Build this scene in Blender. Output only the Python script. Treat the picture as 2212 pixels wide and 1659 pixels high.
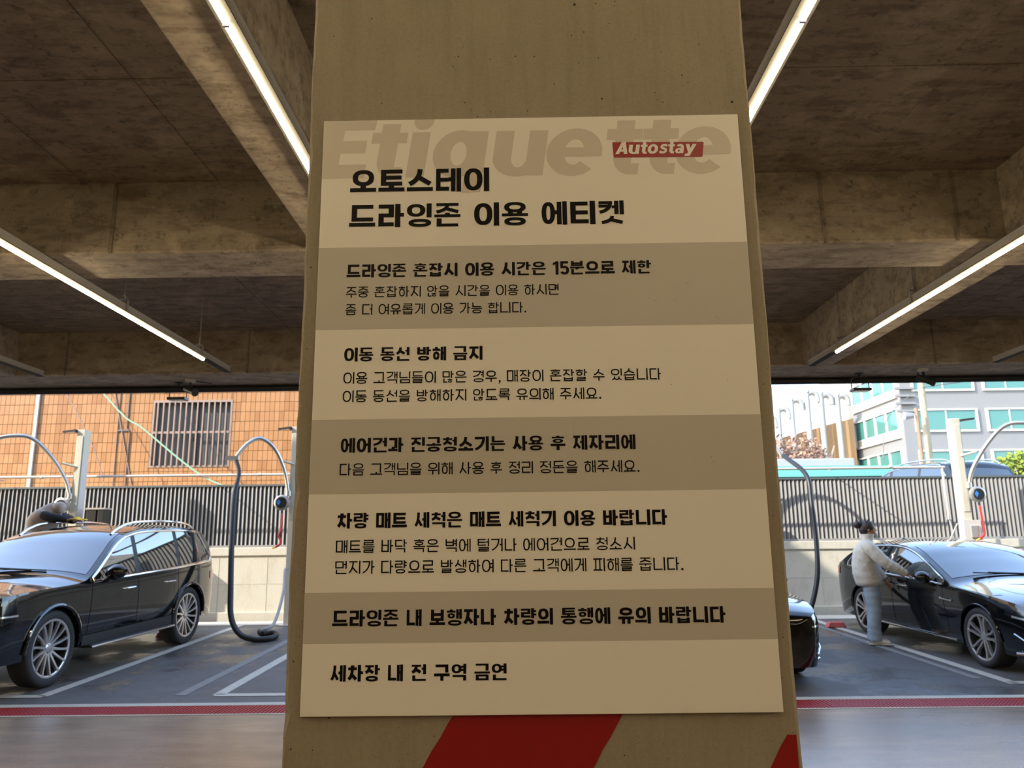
import bpy, bmesh, math, random
from mathutils import Vector, Matrix
random.seed(11)
for o in list(bpy.data.objects): bpy.data.objects.remove(o)
sc = bpy.context.scene
COL = sc.collection
PI = math.pi
# ------------------------------------------------------------------ camera
cd = bpy.data.cameras.new('camera'); cam = bpy.data.objects.new('camera', cd); COL.objects.link(cam)
cd.sensor_width = 36.0; cd.lens = 1668.0 / 2212.0 * 36.0
cd.clip_start = 0.05; cd.clip_end = 400
CAMZ = 1.60
_r = ((1.0, 0.013, 0.009), (0.011, -0.201, -0.980), (-0.011, 0.980, -0.201))
F = 1668.0
def _cr():
    def d(px, py):
        return Vector((px - 1106.0, -(py - 829.5), -F)).normalized()
    y = d(1125, 1171); z = d(1010, -7357); z = (z - y * z.dot(y)).normalized(); x = y.cross(z)
    return Matrix((x, y, z))
CR = _cr()
cam.matrix_world = Matrix.Translation((0, 0, CAMZ)) @ CR.to_4x4()
sc.camera = cam
cd.dof.use_dof = True; cd.dof.focus_distance = 1.2; cd.dof.aperture_fstop = 15.0
# ------------------------------------------------------------------ world, sun, exposure
w = bpy.data.worlds.new('world'); sc.world = w; w.use_nodes = True
nt = w.node_tree; nt.nodes.clear()
out = nt.nodes.new('ShaderNodeOutputWorld'); bg = nt.nodes.new('ShaderNodeBackground')
sky = nt.nodes.new('ShaderNodeTexSky'); sky.sky_type = 'NISHITA'; sky.sun_disc = False
SUN = Vector((-0.80, -0.40, 0.584)).normalized()      # towards the sun
sky.sun_elevation = math.asin(SUN.z); sky.sun_rotation = math.atan2(SUN.x, SUN.y)
sky.air_density = 1.0; sky.dust_density = 1.0; sky.ozone_density = 1.0
bg.inputs['Strength'].default_value = 0.46
hs = nt.nodes.new('ShaderNodeHueSaturation'); hs.inputs['Saturation'].default_value = 0.95
nt.links.new(sky.outputs[0], hs.inputs['Color']); nt.links.new(hs.outputs[0], bg.inputs[0]); nt.links.new(bg.outputs[0], out.inputs[0])
sl = bpy.data.lights.new('sun', 'SUN'); sl.energy = 4.0; sl.color = (1.0, 0.93, 0.80); sl.angle = 0.009
so = bpy.data.objects.new('sun', sl); COL.objects.link(so)
so.rotation_euler = (-SUN).to_track_quat('-Z', 'Y').to_euler(); so.location = (-20, -10, 30)
LAMP_STRENGTH = 24.0
LAMP_COLOR = (1.0, 0.80, 0.49)
vs = sc.view_settings
sc.display_settings.display_device = 'sRGB'
vs.view_transform = 'Standard'; vs.look = 'None'; vs.exposure = 1.0; vs.gamma = 1.0; vs.use_curve_mapping = False
# ------------------------------------------------------------------ materials
MATS = {}
def lin(c):
    return tuple((v / 12.92 if v <= 0.04045 else ((v + 0.055) / 1.055) ** 2.4) for v in (x / 255.0 for x in c))
def mat(name, col, rough=0.5, metal=0.0, spec=0.5, coat=0.0, var=0.0, scale=6.0, bump=0.0, trans=0.0, emit=None, es=0.0, cr=0.05):
    if name in MATS: return MATS[name]
    m = bpy.data.materials.new(name); m.use_nodes = True; MATS[name] = m
    t = m.node_tree; b = t.nodes['Principled BSDF']
    b.inputs['Base Color'].default_value = (*col, 1); b.inputs['Roughness'].default_value = rough
    b.inputs['Metallic'].default_value = metal; b.inputs['Specular IOR Level'].default_value = spec
    b.inputs['Coat Weight'].default_value = coat; b.inputs['Coat Roughness'].default_value = cr
    b.inputs['Transmission Weight'].default_value = trans
    if emit: b.inputs['Emission Color'].default_value = (*emit, 1); b.inputs['Emission Strength'].default_value = es
    if var > 0 or bump > 0:
        tc = t.nodes.new('ShaderNodeTexCoord'); n = t.nodes.new('ShaderNodeTexNoise')
        n.inputs['Scale'].default_value = scale; n.inputs['Detail'].default_value = 5
        t.links.new(tc.outputs['Object'], n.inputs['Vector'])
        if var > 0:
            mx = t.nodes.new('ShaderNodeMix'); mx.data_type = 'RGBA'
            mx.inputs[6].default_value = (*[max(0, c * (1 - var)) for c in col], 1)
            mx.inputs[7].default_value = (*[min(1, c * (1 + var)) for c in col], 1)
            t.links.new(n.outputs['Fac'], mx.inputs[0]); t.links.new(mx.outputs[2], b.inputs['Base Color'])
        if bump > 0:
            bp = t.nodes.new('ShaderNodeBump'); bp.inputs['Strength'].default_value = bump; bp.inputs['Distance'].default_value = 0.02
            t.links.new(n.outputs['Fac'], bp.inputs['Height']); t.links.new(bp.outputs[0], b.inputs['Normal'])
    return m
class NG:
    """small node-graph helper"""
    def __init__(s, name, rough=0.8):
        s.m = bpy.data.materials.new(name); s.m.use_nodes = True; MATS[name] = s.m
        s.t = s.m.node_tree; s.b = s.t.nodes['Principled BSDF']; s.b.inputs['Roughness'].default_value = rough
        s.tc = s.t.nodes.new('ShaderNodeTexCoord')
    def n(s, typ, **kw):
        nd = s.t.nodes.new(typ)
        for k, v in kw.items(): setattr(nd, k, v)
        return nd
    def l(s, a, b): s.t.links.new(a, b)
    def vec(s, sc_=(1, 1, 1), src=None, loc=(0, 0, 0)):
        mp = s.n('ShaderNodeMapping'); mp.inputs['Scale'].default_value = sc_; mp.inputs['Location'].default_value = loc
        s.l(src or s.tc.outputs['Object'], mp.inputs['Vector']); return mp.outputs[0]
    def noise(s, scale, detail=4, rough=0.55, vec=None, dist=0.0):
        nd = s.n('ShaderNodeTexNoise'); nd.inputs['Scale'].default_value = scale; nd.inputs['Detail'].default_value = detail
        nd.inputs['Roughness'].default_value = rough; nd.inputs['Distortion'].default_value = dist
        s.l(vec or s.tc.outputs['Object'], nd.inputs['Vector']); return nd.outputs['Fac']
    def vor(s, scale, vec=None, feature='F1'):
        nd = s.n('ShaderNodeTexVoronoi'); nd.inputs['Scale'].default_value = scale; nd.feature = feature
        s.l(vec or s.tc.outputs['Object'], nd.inputs['Vector']); return nd
    def ramp(s, src, p0, p1, c0=(0, 0, 0), c1=(1, 1, 1)):
        r = s.n('ShaderNodeValToRGB'); e = r.color_ramp.elements
        e[0].position = p0; e[1].position = p1; e[0].color = (*c0, 1); e[1].color = (*c1, 1)
        s.l(src, r.inputs[0]); return r.outputs[0]
    def mix(s, fac, a, b, blend='MIX'):
        mx = s.n('ShaderNodeMix', data_type='RGBA', blend_type=blend)
        if isinstance(fac, (int, float)): mx.inputs[0].default_value = fac
        else: s.l(fac, mx.inputs[0])
        for i, v in ((6, a), (7, b)):
            if isinstance(v, tuple): mx.inputs[i].default_value = (*v, 1)
            else: s.l(v, mx.inputs[i])
        return mx.outputs[2]
    def math(s, op, a, b=0.0):
        nd = s.n('ShaderNodeMath', operation=op)
        for i, v in ((0, a), (1, b)):
            if isinstance(v, (int, float)): nd.inputs[i].default_value = v
            else: s.l(v, nd.inputs[i])
        return nd.outputs[0]
    def color(s, c):
        s.l(c, s.b.inputs['Base Color'])
    def bump(s, h, strength=0.3, dist=0.01):
        bp = s.n('ShaderNodeBump'); bp.inputs['Strength'].default_value = strength; bp.inputs['Distance'].default_value = dist
        s.l(h, bp.inputs['Height']); s.l(bp.outputs[0], s.b.inputs['Normal'])

def pillar_concrete():
    g = NG('pillar_concrete', 0.75)
    big = g.noise(1.6, 3); mid = g.noise(9, 5, 0.6); fine = g.noise(160, 3, 0.6)
    base = g.mix(big, (0.250, 0.205, 0.145), (0.315, 0.268, 0.195))
    base = g.mix(g.ramp(mid, 0.35, 0.75), base, (0.36, 0.32, 0.24), 'MIX')
    mottled = g.mix(0.5, base, g.mix(big, (0.250, 0.205, 0.145), (0.315, 0.268, 0.195)))
    streak = g.noise(5, 4, 0.7, g.vec((7, 7, 0.6)))
    mottled = g.mix(g.math('MULTIPLY', g.ramp(streak, 0.48, 0.66), 0.45), mottled, (0.21, 0.175, 0.125))
    grain = g.mix(0.16, mottled, g.ramp(fine, 0.25, 0.75, (0.12, 0.1, 0.07), (0.42, 0.37, 0.28)))
    # air-bubble pits in three sizes, the small ones in clusters
    v1 = g.vor(24); s1 = g.n('ShaderNodeSeparateColor'); g.l(v1.outputs['Color'], s1.inputs[0])
    p1 = g.math('MULTIPLY', g.math('LESS_THAN', v1.outputs['Distance'], 0.055), g.math('GREATER_THAN', s1.outputs[0], 0.80))
    v2 = g.vor(95); s2 = g.n('ShaderNodeSeparateColor'); g.l(v2.outputs['Color'], s2.inputs[0])
    clus = g.noise(7, 2)
    p2 = g.math('MULTIPLY', g.math('LESS_THAN', v2.outputs['Distance'], 0.11), g.math('GREATER_THAN', g.math('ADD', s2.outputs[0], clus), 1.40))
    v3 = g.vor(240); s3 = g.n('ShaderNodeSeparateColor'); g.l(v3.outputs['Color'], s3.inputs[0])
    p3 = g.math('MULTIPLY', g.math('LESS_THAN', v3.outputs['Distance'], 0.16), g.math('GREATER_THAN', g.math('ADD', s3.outputs[0], clus), 1.16))
    pit = g.math('MAXIMUM', g.math('MAXIMUM', p1, p2), g.math('MULTIPLY', p3, 0.55))
    g.color(g.mix(pit, grain, (0.02, 0.016, 0.01)))
    h = g.math('SUBTRACT', g.math('ADD', g.math('MULTIPLY', fine, 0.10), g.math('MULTIPLY', mid, 0.35)), pit)
    g.bump(h, 0.35, 0.003)
    return g.m
def beam_concrete(name, a, b, dark, seams=None, axis='x'):
    g = NG(name, 0.85)
    st = (0.7, 2.2, 2.2) if axis == 'x' else (2.2, 0.7, 2.2)
    big = g.noise(1.1, 3); grain = g.noise(5.5, 6, 0.7, g.vec(st)); fine = g.noise(45, 4, 0.6)
    c = g.mix(big, a, b)
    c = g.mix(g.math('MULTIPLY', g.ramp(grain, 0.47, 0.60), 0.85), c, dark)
    blot = g.noise(14, 5, 0.72, g.vec((1, 1, 1), loc=(5, 3, 1)))
    c = g.mix(g.math('MULTIPLY', g.ramp(blot, 0.57, 0.64), 0.75), c, tuple(v * 0.5 for v in dark))
    pale = g.noise(3.3, 5, 0.7, g.vec((1.5, 1.5, 1.5), loc=(9, 9, 2)))
    c = g.mix(g.math('MULTIPLY', g.ramp(pale, 0.52, 0.66), 0.55), c, tuple(min(1, v * 1.5) for v in b))
    c = g.mix(0.18, c, g.ramp(fine, 0.2, 0.8, tuple(v * 0.5 for v in a), tuple(v * 1.5 for v in b)))
    h = g.math('ADD', g.math('MULTIPLY', grain, 1.0), g.math('MULTIPLY', fine, 0.3))
    g.color(c); g.bump(h, 0.5, 0.012)
    return g.m
M_PILLAR = pillar_concrete()
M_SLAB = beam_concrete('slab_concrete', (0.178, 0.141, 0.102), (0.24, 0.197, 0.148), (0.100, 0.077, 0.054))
M_SOFFIT = beam_concrete('soffit_painted_bounce', (0.34, 0.285, 0.215), (0.42, 0.362, 0.28), (0.19, 0.152, 0.11))  # beam concrete made lighter: bounced daylight painted into the underside colour
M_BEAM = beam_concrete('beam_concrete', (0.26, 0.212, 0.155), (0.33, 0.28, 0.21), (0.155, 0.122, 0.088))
def wall_mat():
    g = NG('retaining_wall_concrete', 0.9)
    big = g.noise(0.9, 4); st = g.noise(4, 5, 0.65, g.vec((1.2, 1.2, 0.5))); fine = g.noise(35, 4)
    c = g.mix(big, (0.50, 0.455, 0.36), (0.64, 0.60, 0.50))
    c = g.mix(g.math('MULTIPLY', g.ramp(st, 0.5, 0.75), 0.45), c, (0.33, 0.29, 0.21))
    c = g.mix(0.12, c, g.ramp(fine, 0.3, 0.7, (0.25, 0.22, 0.17), (0.8, 0.76, 0.66)))
    g.color(c); g.bump(st, 0.3, 0.01); return g.m
M_WALL = wall_mat()
def floor_mat():
    g = NG('worn_garage_floor', 0.35)
    big = g.noise(0.5, 4, 0.6, g.vec((0.45, 1.6, 1))); mid = g.noise(2.2, 5, 0.65, g.vec((0.5, 1.8, 1))); fine = g.noise(70, 3, 0.6)
    c = g.mix(g.ramp(mid, 0.35, 0.7), (0.22, 0.155, 0.108), (0.37, 0.275, 0.20))
    c = g.mix(g.math('MULTIPLY', g.ramp(big, 0.5, 0.62), 0.55), c, (0.12, 0.095, 0.078))
    c = g.mix(0.25, c, g.ramp(fine, 0.25, 0.75, (0.09, 0.065, 0.048), (0.54, 0.43, 0.33)))
    r = g.n('ShaderNodeMapRange'); r.inputs[3].default_value = 0.16; r.inputs[4].default_value = 0.36
    g.l(big, r.inputs[0]); g.l(r.outputs[0], g.b.inputs['Roughness']); g.b.inputs['Specular IOR Level'].default_value = 0.8
    g.color(c); g.bump(fine, 0.22, 0.004); return g.m
M_FLOOR = floor_mat()
def asphalt_mat():
    g = NG('asphalt', 0.6)
    big = g.noise(0.55, 5, 0.65); mid = g.noise(3, 5, 0.65); fine = g.noise(120, 3, 0.7)
    c = g.mix(g.ramp(mid, 0.3, 0.7), (0.066, 0.063, 0.060), (0.118, 0.112, 0.106))
    wet = g.ramp(big, 0.50, 0.58)
    c = g.mix(g.math('MULTIPLY', wet, 0.7), c, (0.035, 0.032, 0.030))
    c = g.mix(0.30, c, g.ramp(fine, 0.25, 0.75, (0.02, 0.02, 0.02), (0.25, 0.24, 0.23)))
    r = g.n('ShaderNodeMapRange'); r.inputs[3].default_value = 0.62; r.inputs[4].default_value = 0.26
    g.l(wet, r.inputs[0]); g.l(r.outputs[0], g.b.inputs['Roughness'])
    g.color(c); g.bump(fine, 0.4, 0.006); return g.m
M_ASPH = asphalt_mat()
M_STREET = mat('street_paving', (0.20, 0.195, 0.185), 0.9, var=0.15, scale=1.5)
M_PAINT = mat('line_paint', (0.50, 0.47, 0.40), 0.7, var=0.25, scale=14)
M_PAINTOLD = mat('faded_line_paint', (0.22, 0.215, 0.20), 0.75, var=0.3, scale=18)
M_CURB = mat('pale_kerb_concrete', (0.50, 0.47, 0.40), 0.85, var=0.15, scale=3)
M_SIGN = mat('sign_white', (0.80, 0.765, 0.70), 0.38, spec=0.4)
M_SIGNEDGE = mat('sign_core', (0.72, 0.70, 0.64), 0.6)
M_BAND = mat('sign_grey_band', (0.52, 0.485, 0.43), 0.38, spec=0.4)
M_GHOST = mat('sign_pale_grey_lettering', (0.60, 0.55, 0.475), 0.38, spec=0.4)
M_INK = mat('sign_black_ink', (0.005, 0.004, 0.004), 0.45, spec=0.15)
M_LOGO = mat('logo_red', (0.30, 0.020, 0.018), 0.4)
M_RED = mat('hazard_red_paint', (0.27, 0.002, 0.003), 0.45, var=0.08, scale=40)
M_PIPEBLK = mat('black_pipe', (0.010, 0.010, 0.011), 0.4)
M_BLACK = mat('black_plastic', (0.013, 0.013, 0.014), 0.4)
M_DARK = mat('dark_void', (0.006, 0.006, 0.006), 0.9)
M_GALV = mat('galvanised_steel', (0.52, 0.51, 0.49), 0.38, metal=0.75)
M_HOUS = mat('lamp_housing_aluminium', (0.62, 0.60, 0.56), 0.35, metal=0.6)
M_HOUSD = mat('lamp_underside_grey', (0.022, 0.021, 0.018), 0.8)
M_TUBE = mat('lamp_tube', (0.9, 0.88, 0.8), 0.5, emit=LAMP_COLOR, es=LAMP_STRENGTH)
M_PAINTBLK = mat('black_car_paint', (0.004, 0.004, 0.0045), 0.10, spec=0.25, coat=1.0, cr=0.01)
M_GLASS = mat('dark_tinted_glass', (0.010, 0.013, 0.013), 0.02, spec=1.0, coat=1.0, cr=0.0); M_GLASS.node_tree.nodes['Principled BSDF'].inputs['IOR'].default_value = 1.7
M_CHROME = mat('chrome', (0.82, 0.80, 0.76), 0.12, metal=1.0)
M_RUBBER = mat('tyre_rubber', (0.020, 0.019, 0.018), 0.75)
M_RIM = mat('alloy_silver', (0.66, 0.63, 0.61), 0.28, metal=0.85)
M_RIMDK = mat('alloy_dark_barrel', (0.05, 0.05, 0.05), 0.45, metal=0.6)
M_TRIMBLK = mat('black_trim', (0.022, 0.021, 0.020), 0.55)
M_LENS = mat('headlamp_lens', (0.012, 0.012, 0.014), 0.10, spec=0.5, coat=0.3)
M_LAMPW = mat('headlamp_reflector', (0.75, 0.77, 0.80), 0.15, metal=0.7)
M_TAIL = mat('tail_lamp_red', (0.55, 0.012, 0.020), 0.15, coat=1.0)
M_SLAT = mat('grey_louvre_metal', (0.27, 0.262, 0.255), 0.5, metal=0.1)
M_SLATBK = mat('dark_fence_backing', (0.095, 0.115, 0.12), 0.7)
M_POST = mat('cream_painted_steel', (0.56, 0.53, 0.43), 0.45)
M_POSTG = mat('pale_grey_steel', (0.55, 0.53, 0.50), 0.5)
M_ARM = mat('stainless_arm', (0.60, 0.585, 0.55), 0.28, metal=0.85)
M_HOSE = mat('black_hose', (0.014, 0.014, 0.015), 0.45)
M_HOSEG = mat('grey_hose', (0.33, 0.32, 0.31), 0.5)
M_REDHOSE = mat('red_hose', (0.60, 0.03, 0.03), 0.4)
M_BLUE = mat('blue_label', (0.03, 0.22, 0.62), 0.4)
M_YEL = mat('yellow_cloth', (0.80, 0.55, 0.03), 0.9)
M_TILE = [mat('brown_tile_%s' % n, c, 0.32, spec=0.6, var=0.10, scale=5) for n, c in (('pale', (0.43, 0.218, 0.094)), ('mid', (0.405, 0.200, 0.083)), ('deep', (0.355, 0.168, 0.068)))]
M_GROUT = mat('tile_grout', (0.16, 0.10, 0.06), 0.9)
M_WFR = mat('window_frame_aluminium', (0.36, 0.27, 0.22), 0.4, metal=0.4)
M_BAR = mat('window_bar_steel', (0.36, 0.26, 0.21), 0.4, metal=0.3)
M_WGL = mat('window_glass_grey', (0.10, 0.105, 0.105), 0.06, spec=0.8)
M_WHITEP = mat('white_conduit', (0.50, 0.48, 0.44), 0.4)
M_ROPE = mat('green_rope', (0.30, 0.52, 0.34), 0.6)
M_BLDW = mat('pale_building_tile', (0.185, 0.185, 0.185), 0.7, var=0.06, scale=2)
M_TEAL = mat('teal_window_glass', (0.05, 0.165, 0.145), 0.12, spec=0.7)
M_TEALBAND = mat('teal_canopy', (0.10, 0.34, 0.27), 0.5)
M_BLIND = mat('cream_blind', (0.36, 0.36, 0.29), 0.6)
M_POLE = mat('weathered_pole', (0.33, 0.28, 0.19), 0.85, var=0.2, scale=4)
M_RUST = mat('rusty_pole', (0.24, 0.15, 0.09), 0.85, var=0.25, scale=5)
M_WIRE = mat('grey_wire', (0.12, 0.12, 0.12), 0.6)
M_SKIN = mat('skin', (0.42, 0.22, 0.14), 0.55)
M_FLEECE = mat('cream_fleece', (0.60, 0.56, 0.48), 0.95, var=0.10, scale=22, bump=0.5)
M_JEAN = mat('washed_denim', (0.30, 0.37, 0.43), 0.9, var=0.22, scale=12, bump=0.4)
M_HAIR = mat('dark_hair', (0.030, 0.016, 0.014), 0.55)
M_SHOE = mat('white_sneaker', (0.70, 0.68, 0.64), 0.6)
M_PUFF = mat('taupe_jacket', (0.36, 0.30, 0.26), 0.7, var=0.12, scale=14)
M_SLEEVE = mat('black_sleeve', (0.013, 0.013, 0.015), 0.85)
M_LEAF = mat('bright_foliage', (0.17, 0.22, 0.02), 0.8, var=0.35, scale=3)
M_BRANCH = mat('bare_branch', (0.46, 0.33, 0.25), 0.9)
M_BRUSH = mat('dry_brown_shrubs', (0.26, 0.155, 0.105), 0.95, var=0.4, scale=1.2)
M_OCHRE = mat('ochre_wall', (0.40, 0.24, 0.12), 0.9, var=0.2, scale=0.4)
M_DUCT = mat('white_duct', (0.30, 0.30, 0.30), 0.5, metal=0.3)
M_GRATE = mat('red_grating', (0.36, 0.020, 0.022), 0.5)
M_PINK = mat('pink_kerb_stop', (0.62, 0.14, 0.13), 0.7)
# ------------------------------------------------------------------ mesh helpers
class MB:
    def __init__(s): s.v = []; s.f = []; s.mi = []; s.cur = 0
    def add(s, vs_, fs):
        o = len(s.v); s.v += [tuple(p) for p in vs_]; s.f += [tuple(i + o for i in f) for f in fs]; s.mi += [s.cur] * len(fs)
        return s
    def box(s, x0, y0, z0, x1, y1, z1):
        v = [(x0, y0, z0), (x1, y0, z0), (x1, y1, z0), (x0, y1, z0), (x0, y0, z1), (x1, y0, z1), (x1, y1, z1), (x0, y1, z1)]
        return s.add(v, [(0, 3, 2, 1), (4, 5, 6, 7), (0, 1, 5, 4), (1, 2, 6, 5), (2, 3, 7, 6), (3, 0, 4, 7)])
    def obox(s, c, ax, half):
        """oriented box: centre, three axis vectors, half sizes"""
        c = Vector(c); a = [Vector(x) * h for x, h in zip(ax, half)]
        v = [c + a[0] * i + a[1] * j + a[2] * k for k in (-1, 1) for j in (-1, 1) for i in (-1, 1)]
        return s.add(v, [(0, 2, 3, 1), (4, 5, 7, 6), (0, 1, 5, 4), (1, 3, 7, 5), (3, 2, 6, 7), (2, 0, 4, 6)])
    def tube(s, pts, r, n=10, cap=True, closed=False):
        pts = [Vector(p) for p in pts]; N = len(pts); rs = r if isinstance(r, (list, tuple)) else [r] * N
        vs_ = []; up = None
        for i, p in enumerate(pts):
            if closed: d = pts[(i + 1) % N] - pts[i - 1]
            else: d = pts[min(i + 1, N - 1)] - pts[max(i - 1, 0)]
            d = d.normalized() if d.length > 1e-9 else Vector((0, 0, 1))
            if up is None:
                up = Vector((0, 0, 1)) if abs(d.z) < 0.9 else Vector((1, 0, 0))
            a = up - d * up.dot(d)
            if a.length < 1e-5: a = Vector((0, 1, 0)) - d * d.y
            a.normalize(); b = d.cross(a); up = a
            for k in range(n):
                t = 2 * PI * k / n; vs_.append(p + (a * math.cos(t) + b * math.sin(t)) * rs[i])
        fs = []
        M = N if closed else N - 1
        for i in range(M):
            j = (i + 1) % N
            for k in range(n):
                l = (k + 1) % n; fs.append((i * n + k, i * n + l, j * n + l, j * n + k))
        if cap and not closed: fs.append(tuple(range(n - 1, -1, -1))); fs.append(tuple((N - 1) * n + k for k in range(n)))
        return s.add(vs_, fs)
    def lathe(s, prof, n=32, origin=(0, 0, 0), axis='y', closed=False):
        """prof: list of (axial, radius)"""
        o = Vector(origin); vs_ = []
        for a, r in prof:
            for k in range(n):
                t = 2 * PI * k / n; c, q = r * math.cos(t), r * math.sin(t)
                p = {'y': (c, a, q), 'x': (a, c, q), 'z': (c, q, a)}[axis]; vs_.append(o + Vector(p))
        fs = []; P = len(prof)
        for i in range(P if closed else P - 1):
            j = (i + 1) % P
            for k in range(n):
                l = (k + 1) % n; fs.append((i * n + k, j * n + k, j * n + l, i * n + l))
        return s.add(vs_, fs)
    def grid(s, rows, flip=False):
        n = len(rows[0]); vs_ = [p for r in rows for p in r]; fs = []
        for i in range(len(rows) - 1):
            for j in range(n - 1):
                q = (i * n + j, i * n + j + 1, (i + 1) * n + j + 1, (i + 1) * n + j)
                fs.append(q[::-1] if flip else q)
        return s.add(vs_, fs)
    def prism(s, poly, y0, y1):
        """polygon in x-z, extruded along y"""
        n = len(poly); v = [(x, y0, z) for x, z in poly] + [(x, y1, z) for x, z in poly]
        fs = [tuple(range(n)), tuple(range(2 * n - 1, n - 1, -1))] + [(i, n + i, n + (i + 1) % n, (i + 1) % n) for i in range(n)]
        return s.add(v, fs)
    def sphere(s, c, r, n=16, m=10):
        r = r if isinstance(r, (tuple, list)) else (r, r, r); rows = []
        for i in range(m + 1):
            t = PI * i / m; rows.append([(c[0] + r[0] * math.sin(t) * math.cos(2 * PI * k / n), c[1] + r[1] * math.sin(t) * math.sin(2 * PI * k / n), c[2] - r[2] * math.cos(t)) for k in range(n + 1)])
        return s.grid(rows)
    def build(s, name, m, parent=None, smooth=False, fix=True, bevel=0.0):
        me = bpy.data.meshes.new(name); me.from_pydata(s.v, [], s.f)
        ms = m if isinstance(m, (list, tuple)) else [m]
        for x in ms: me.materials.append(x)
        if len(ms) > 1: me.polygons.foreach_set('material_index', s.mi)
        if fix:
            bm = bmesh.new(); bm.from_mesh(me)
            bmesh.ops.remove_doubles(bm, verts=bm.verts, dist=1e-6)
            bmesh.ops.recalc_face_normals(bm, faces=bm.faces); bm.to_mesh(me); bm.free()
        if smooth:
            me.polygons.foreach_set('use_smooth', [True] * len(me.polygons))
            me.set_sharp_from_angle(angle=math.radians(smooth if smooth is not True else 40))
        me.update()
        o = bpy.data.objects.new(name, me); COL.objects.link(o)
        if parent: o.parent = parent
        if bevel > 0:
            b = o.modifiers.new('bevel', 'BEVEL'); b.width = bevel; b.segments = 2; b.limit_method = 'ANGLE'
        return o
def tag(o, label, cat, group=None, kind=None):
    if label: o['label'] = label
    if cat: o['category'] = cat
    if group: o['group'] = group
    if kind: o['kind'] = kind
    return o
def thing(name, label, cat, loc=(0, 0, 0), rz=0.0, group=None):
    o = bpy.data.objects.new(name, None); COL.objects.link(o); o.location = loc; o.rotation_euler = (0, 0, rz)
    o.empty_display_size = 0.1
    return tag(o, label, cat, group)
def struct(o): o['kind'] = 'structure'; return o
def dup(root, loc, rz, label=None):
    def cp(o, par):
        c = o.copy(); COL.objects.link(c)
        if par is not None: c.parent = par
        for ch in [x for x in bpy.data.objects if x.parent == o and x != c]: cp(ch, c)
        return c
    kids = {}
    for x in list(bpy.data.objects):
        if x.parent: kids.setdefault(x.parent.name, []).append(x)
    def cp2(o, par):
        c = o.copy(); COL.objects.link(c)
        if par is not None: c.parent = par
        for ch in kids.get(o.name, []): cp2(ch, c)
        return c
    r = cp2(root, None); r.location = loc; r.rotation_euler = (0, 0, rz)
    if label: r['label'] = label
    return r
def share(name, me, parent, loc=(0, 0, 0), rot=None, scale=None):
    o = bpy.data.objects.new(name, me); COL.objects.link(o); o.parent = parent; o.location = loc
    if rot: o.rotation_euler = rot
    if scale: o.scale = scale
    return o
def pchip(keys):
    xs = [k[0] for k in keys]; ys = [k[1] for k in keys]; n = len(xs)
    if xs[0] > xs[-1]: xs = xs[::-1]; ys = ys[::-1]
    h = [xs[i + 1] - xs[i] for i in range(n - 1)]; d = [(ys[i + 1] - ys[i]) / h[i] for i in range(n - 1)]
    m = [d[0]] + [0] * (n - 2) + [d[-1]]
    for i in range(1, n - 1):
        if d[i - 1] * d[i] > 0:
            w1 = 2 * h[i] + h[i - 1]; w2 = h[i] + 2 * h[i - 1]; m[i] = (w1 + w2) / (w1 / d[i - 1] + w2 / d[i])
    def f(x):
        if x <= xs[0]: return ys[0]
        if x >= xs[-1]: return ys[-1]
        for i in range(n - 1):
            if x <= xs[i + 1]: break
        t = (x - xs[i]) / h[i]; t2 = t * t; t3 = t2 * t
        return ys[i] * (2 * t3 - 3 * t2 + 1) + h[i] * m[i] * (t3 - 2 * t2 + t) + ys[i + 1] * (-2 * t3 + 3 * t2) + h[i] * m[i + 1] * (t3 - t2)
    return f
def spline(pts, n=8):
    """Catmull-Rom through 3D points"""
    P = [Vector(p) for p in pts]; P = [P[0] * 2 - P[1]] + P + [P[-1] * 2 - P[-2]]; o = []
    for i in range(1, len(P) - 2):
        a, b, c, d = P[i - 1:i + 3]
        for k in range(n):
            t = k / n; o.append(0.5 * (2 * b + (c - a) * t + (2 * a - 5 * b + 4 * c - d) * t * t + (3 * b - a - 3 * c + d) * t ** 3))
    o.append(P[-2]); return o
def lotz(y): return 0.03 * (y - 8.45)
# ================================================================== the garage shell
SLABZ = 3.87; BZ = 3.395
f = MB().box(-13, -7, -0.2, 13, 7.90, 0.0)
struct(f.build('floor', M_FLOOR))
struct(MB().box(-13, 8.38, -0.2, 13, 8.50, 0.0).add([(-13, 7.90, -0.2), (13, 7.90, -0.2), (13, 8.38, -0.2), (-13, 8.38, -0.2)], [(0, 1, 2, 3)]).build('trim_1', M_CURB))
lot = MB().add([(-16, 8.50, 0.0), (16, 8.50, 0.0), (16, 15.0, lotz(15)), (-16, 15.0, lotz(15)), (-16, 8.50, -0.3), (16, 8.50, -0.3), (16, 15.0, -0.3), (-16, 15.0, -0.3)],
               [(0, 1, 2, 3), (4, 7, 6, 5), (0, 4, 5, 1), (1, 5, 6, 2), (2, 6, 7, 3), (3, 7, 4, 0)]).build('floor_parking_lot', M_ASPH)
struct(lot)
def groundquad(pts, name, m, parent, h=0.004):
    v = [(x, y, (lotz(y) if y > 8.45 else 0) + h) for x, y in pts]
    return MB().add(v + [(a, b, c - 0.003) for a, b, c in v], [tuple(range(len(v))), tuple(range(2 * len(v) - 1, len(v) - 1, -1))] + [(i, (i + 1) % len(v), len(v) + (i + 1) % len(v), len(v) + i) for i in range(len(v))]).build(name, m, parent)
def strip(a, b, wd, name, m, parent, h=0.004):
    a = Vector((*a, 0)); b = Vector((*b, 0)); n = (b - a).normalized().cross(Vector((0, 0, 1))) * wd / 2
    return groundquad([((a - n).x, (a - n).y), ((a + n).x, (a + n).y), ((b + n).x, (b + n).y), ((b - n).x, (b - n).y)], name, m, parent, h)
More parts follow.
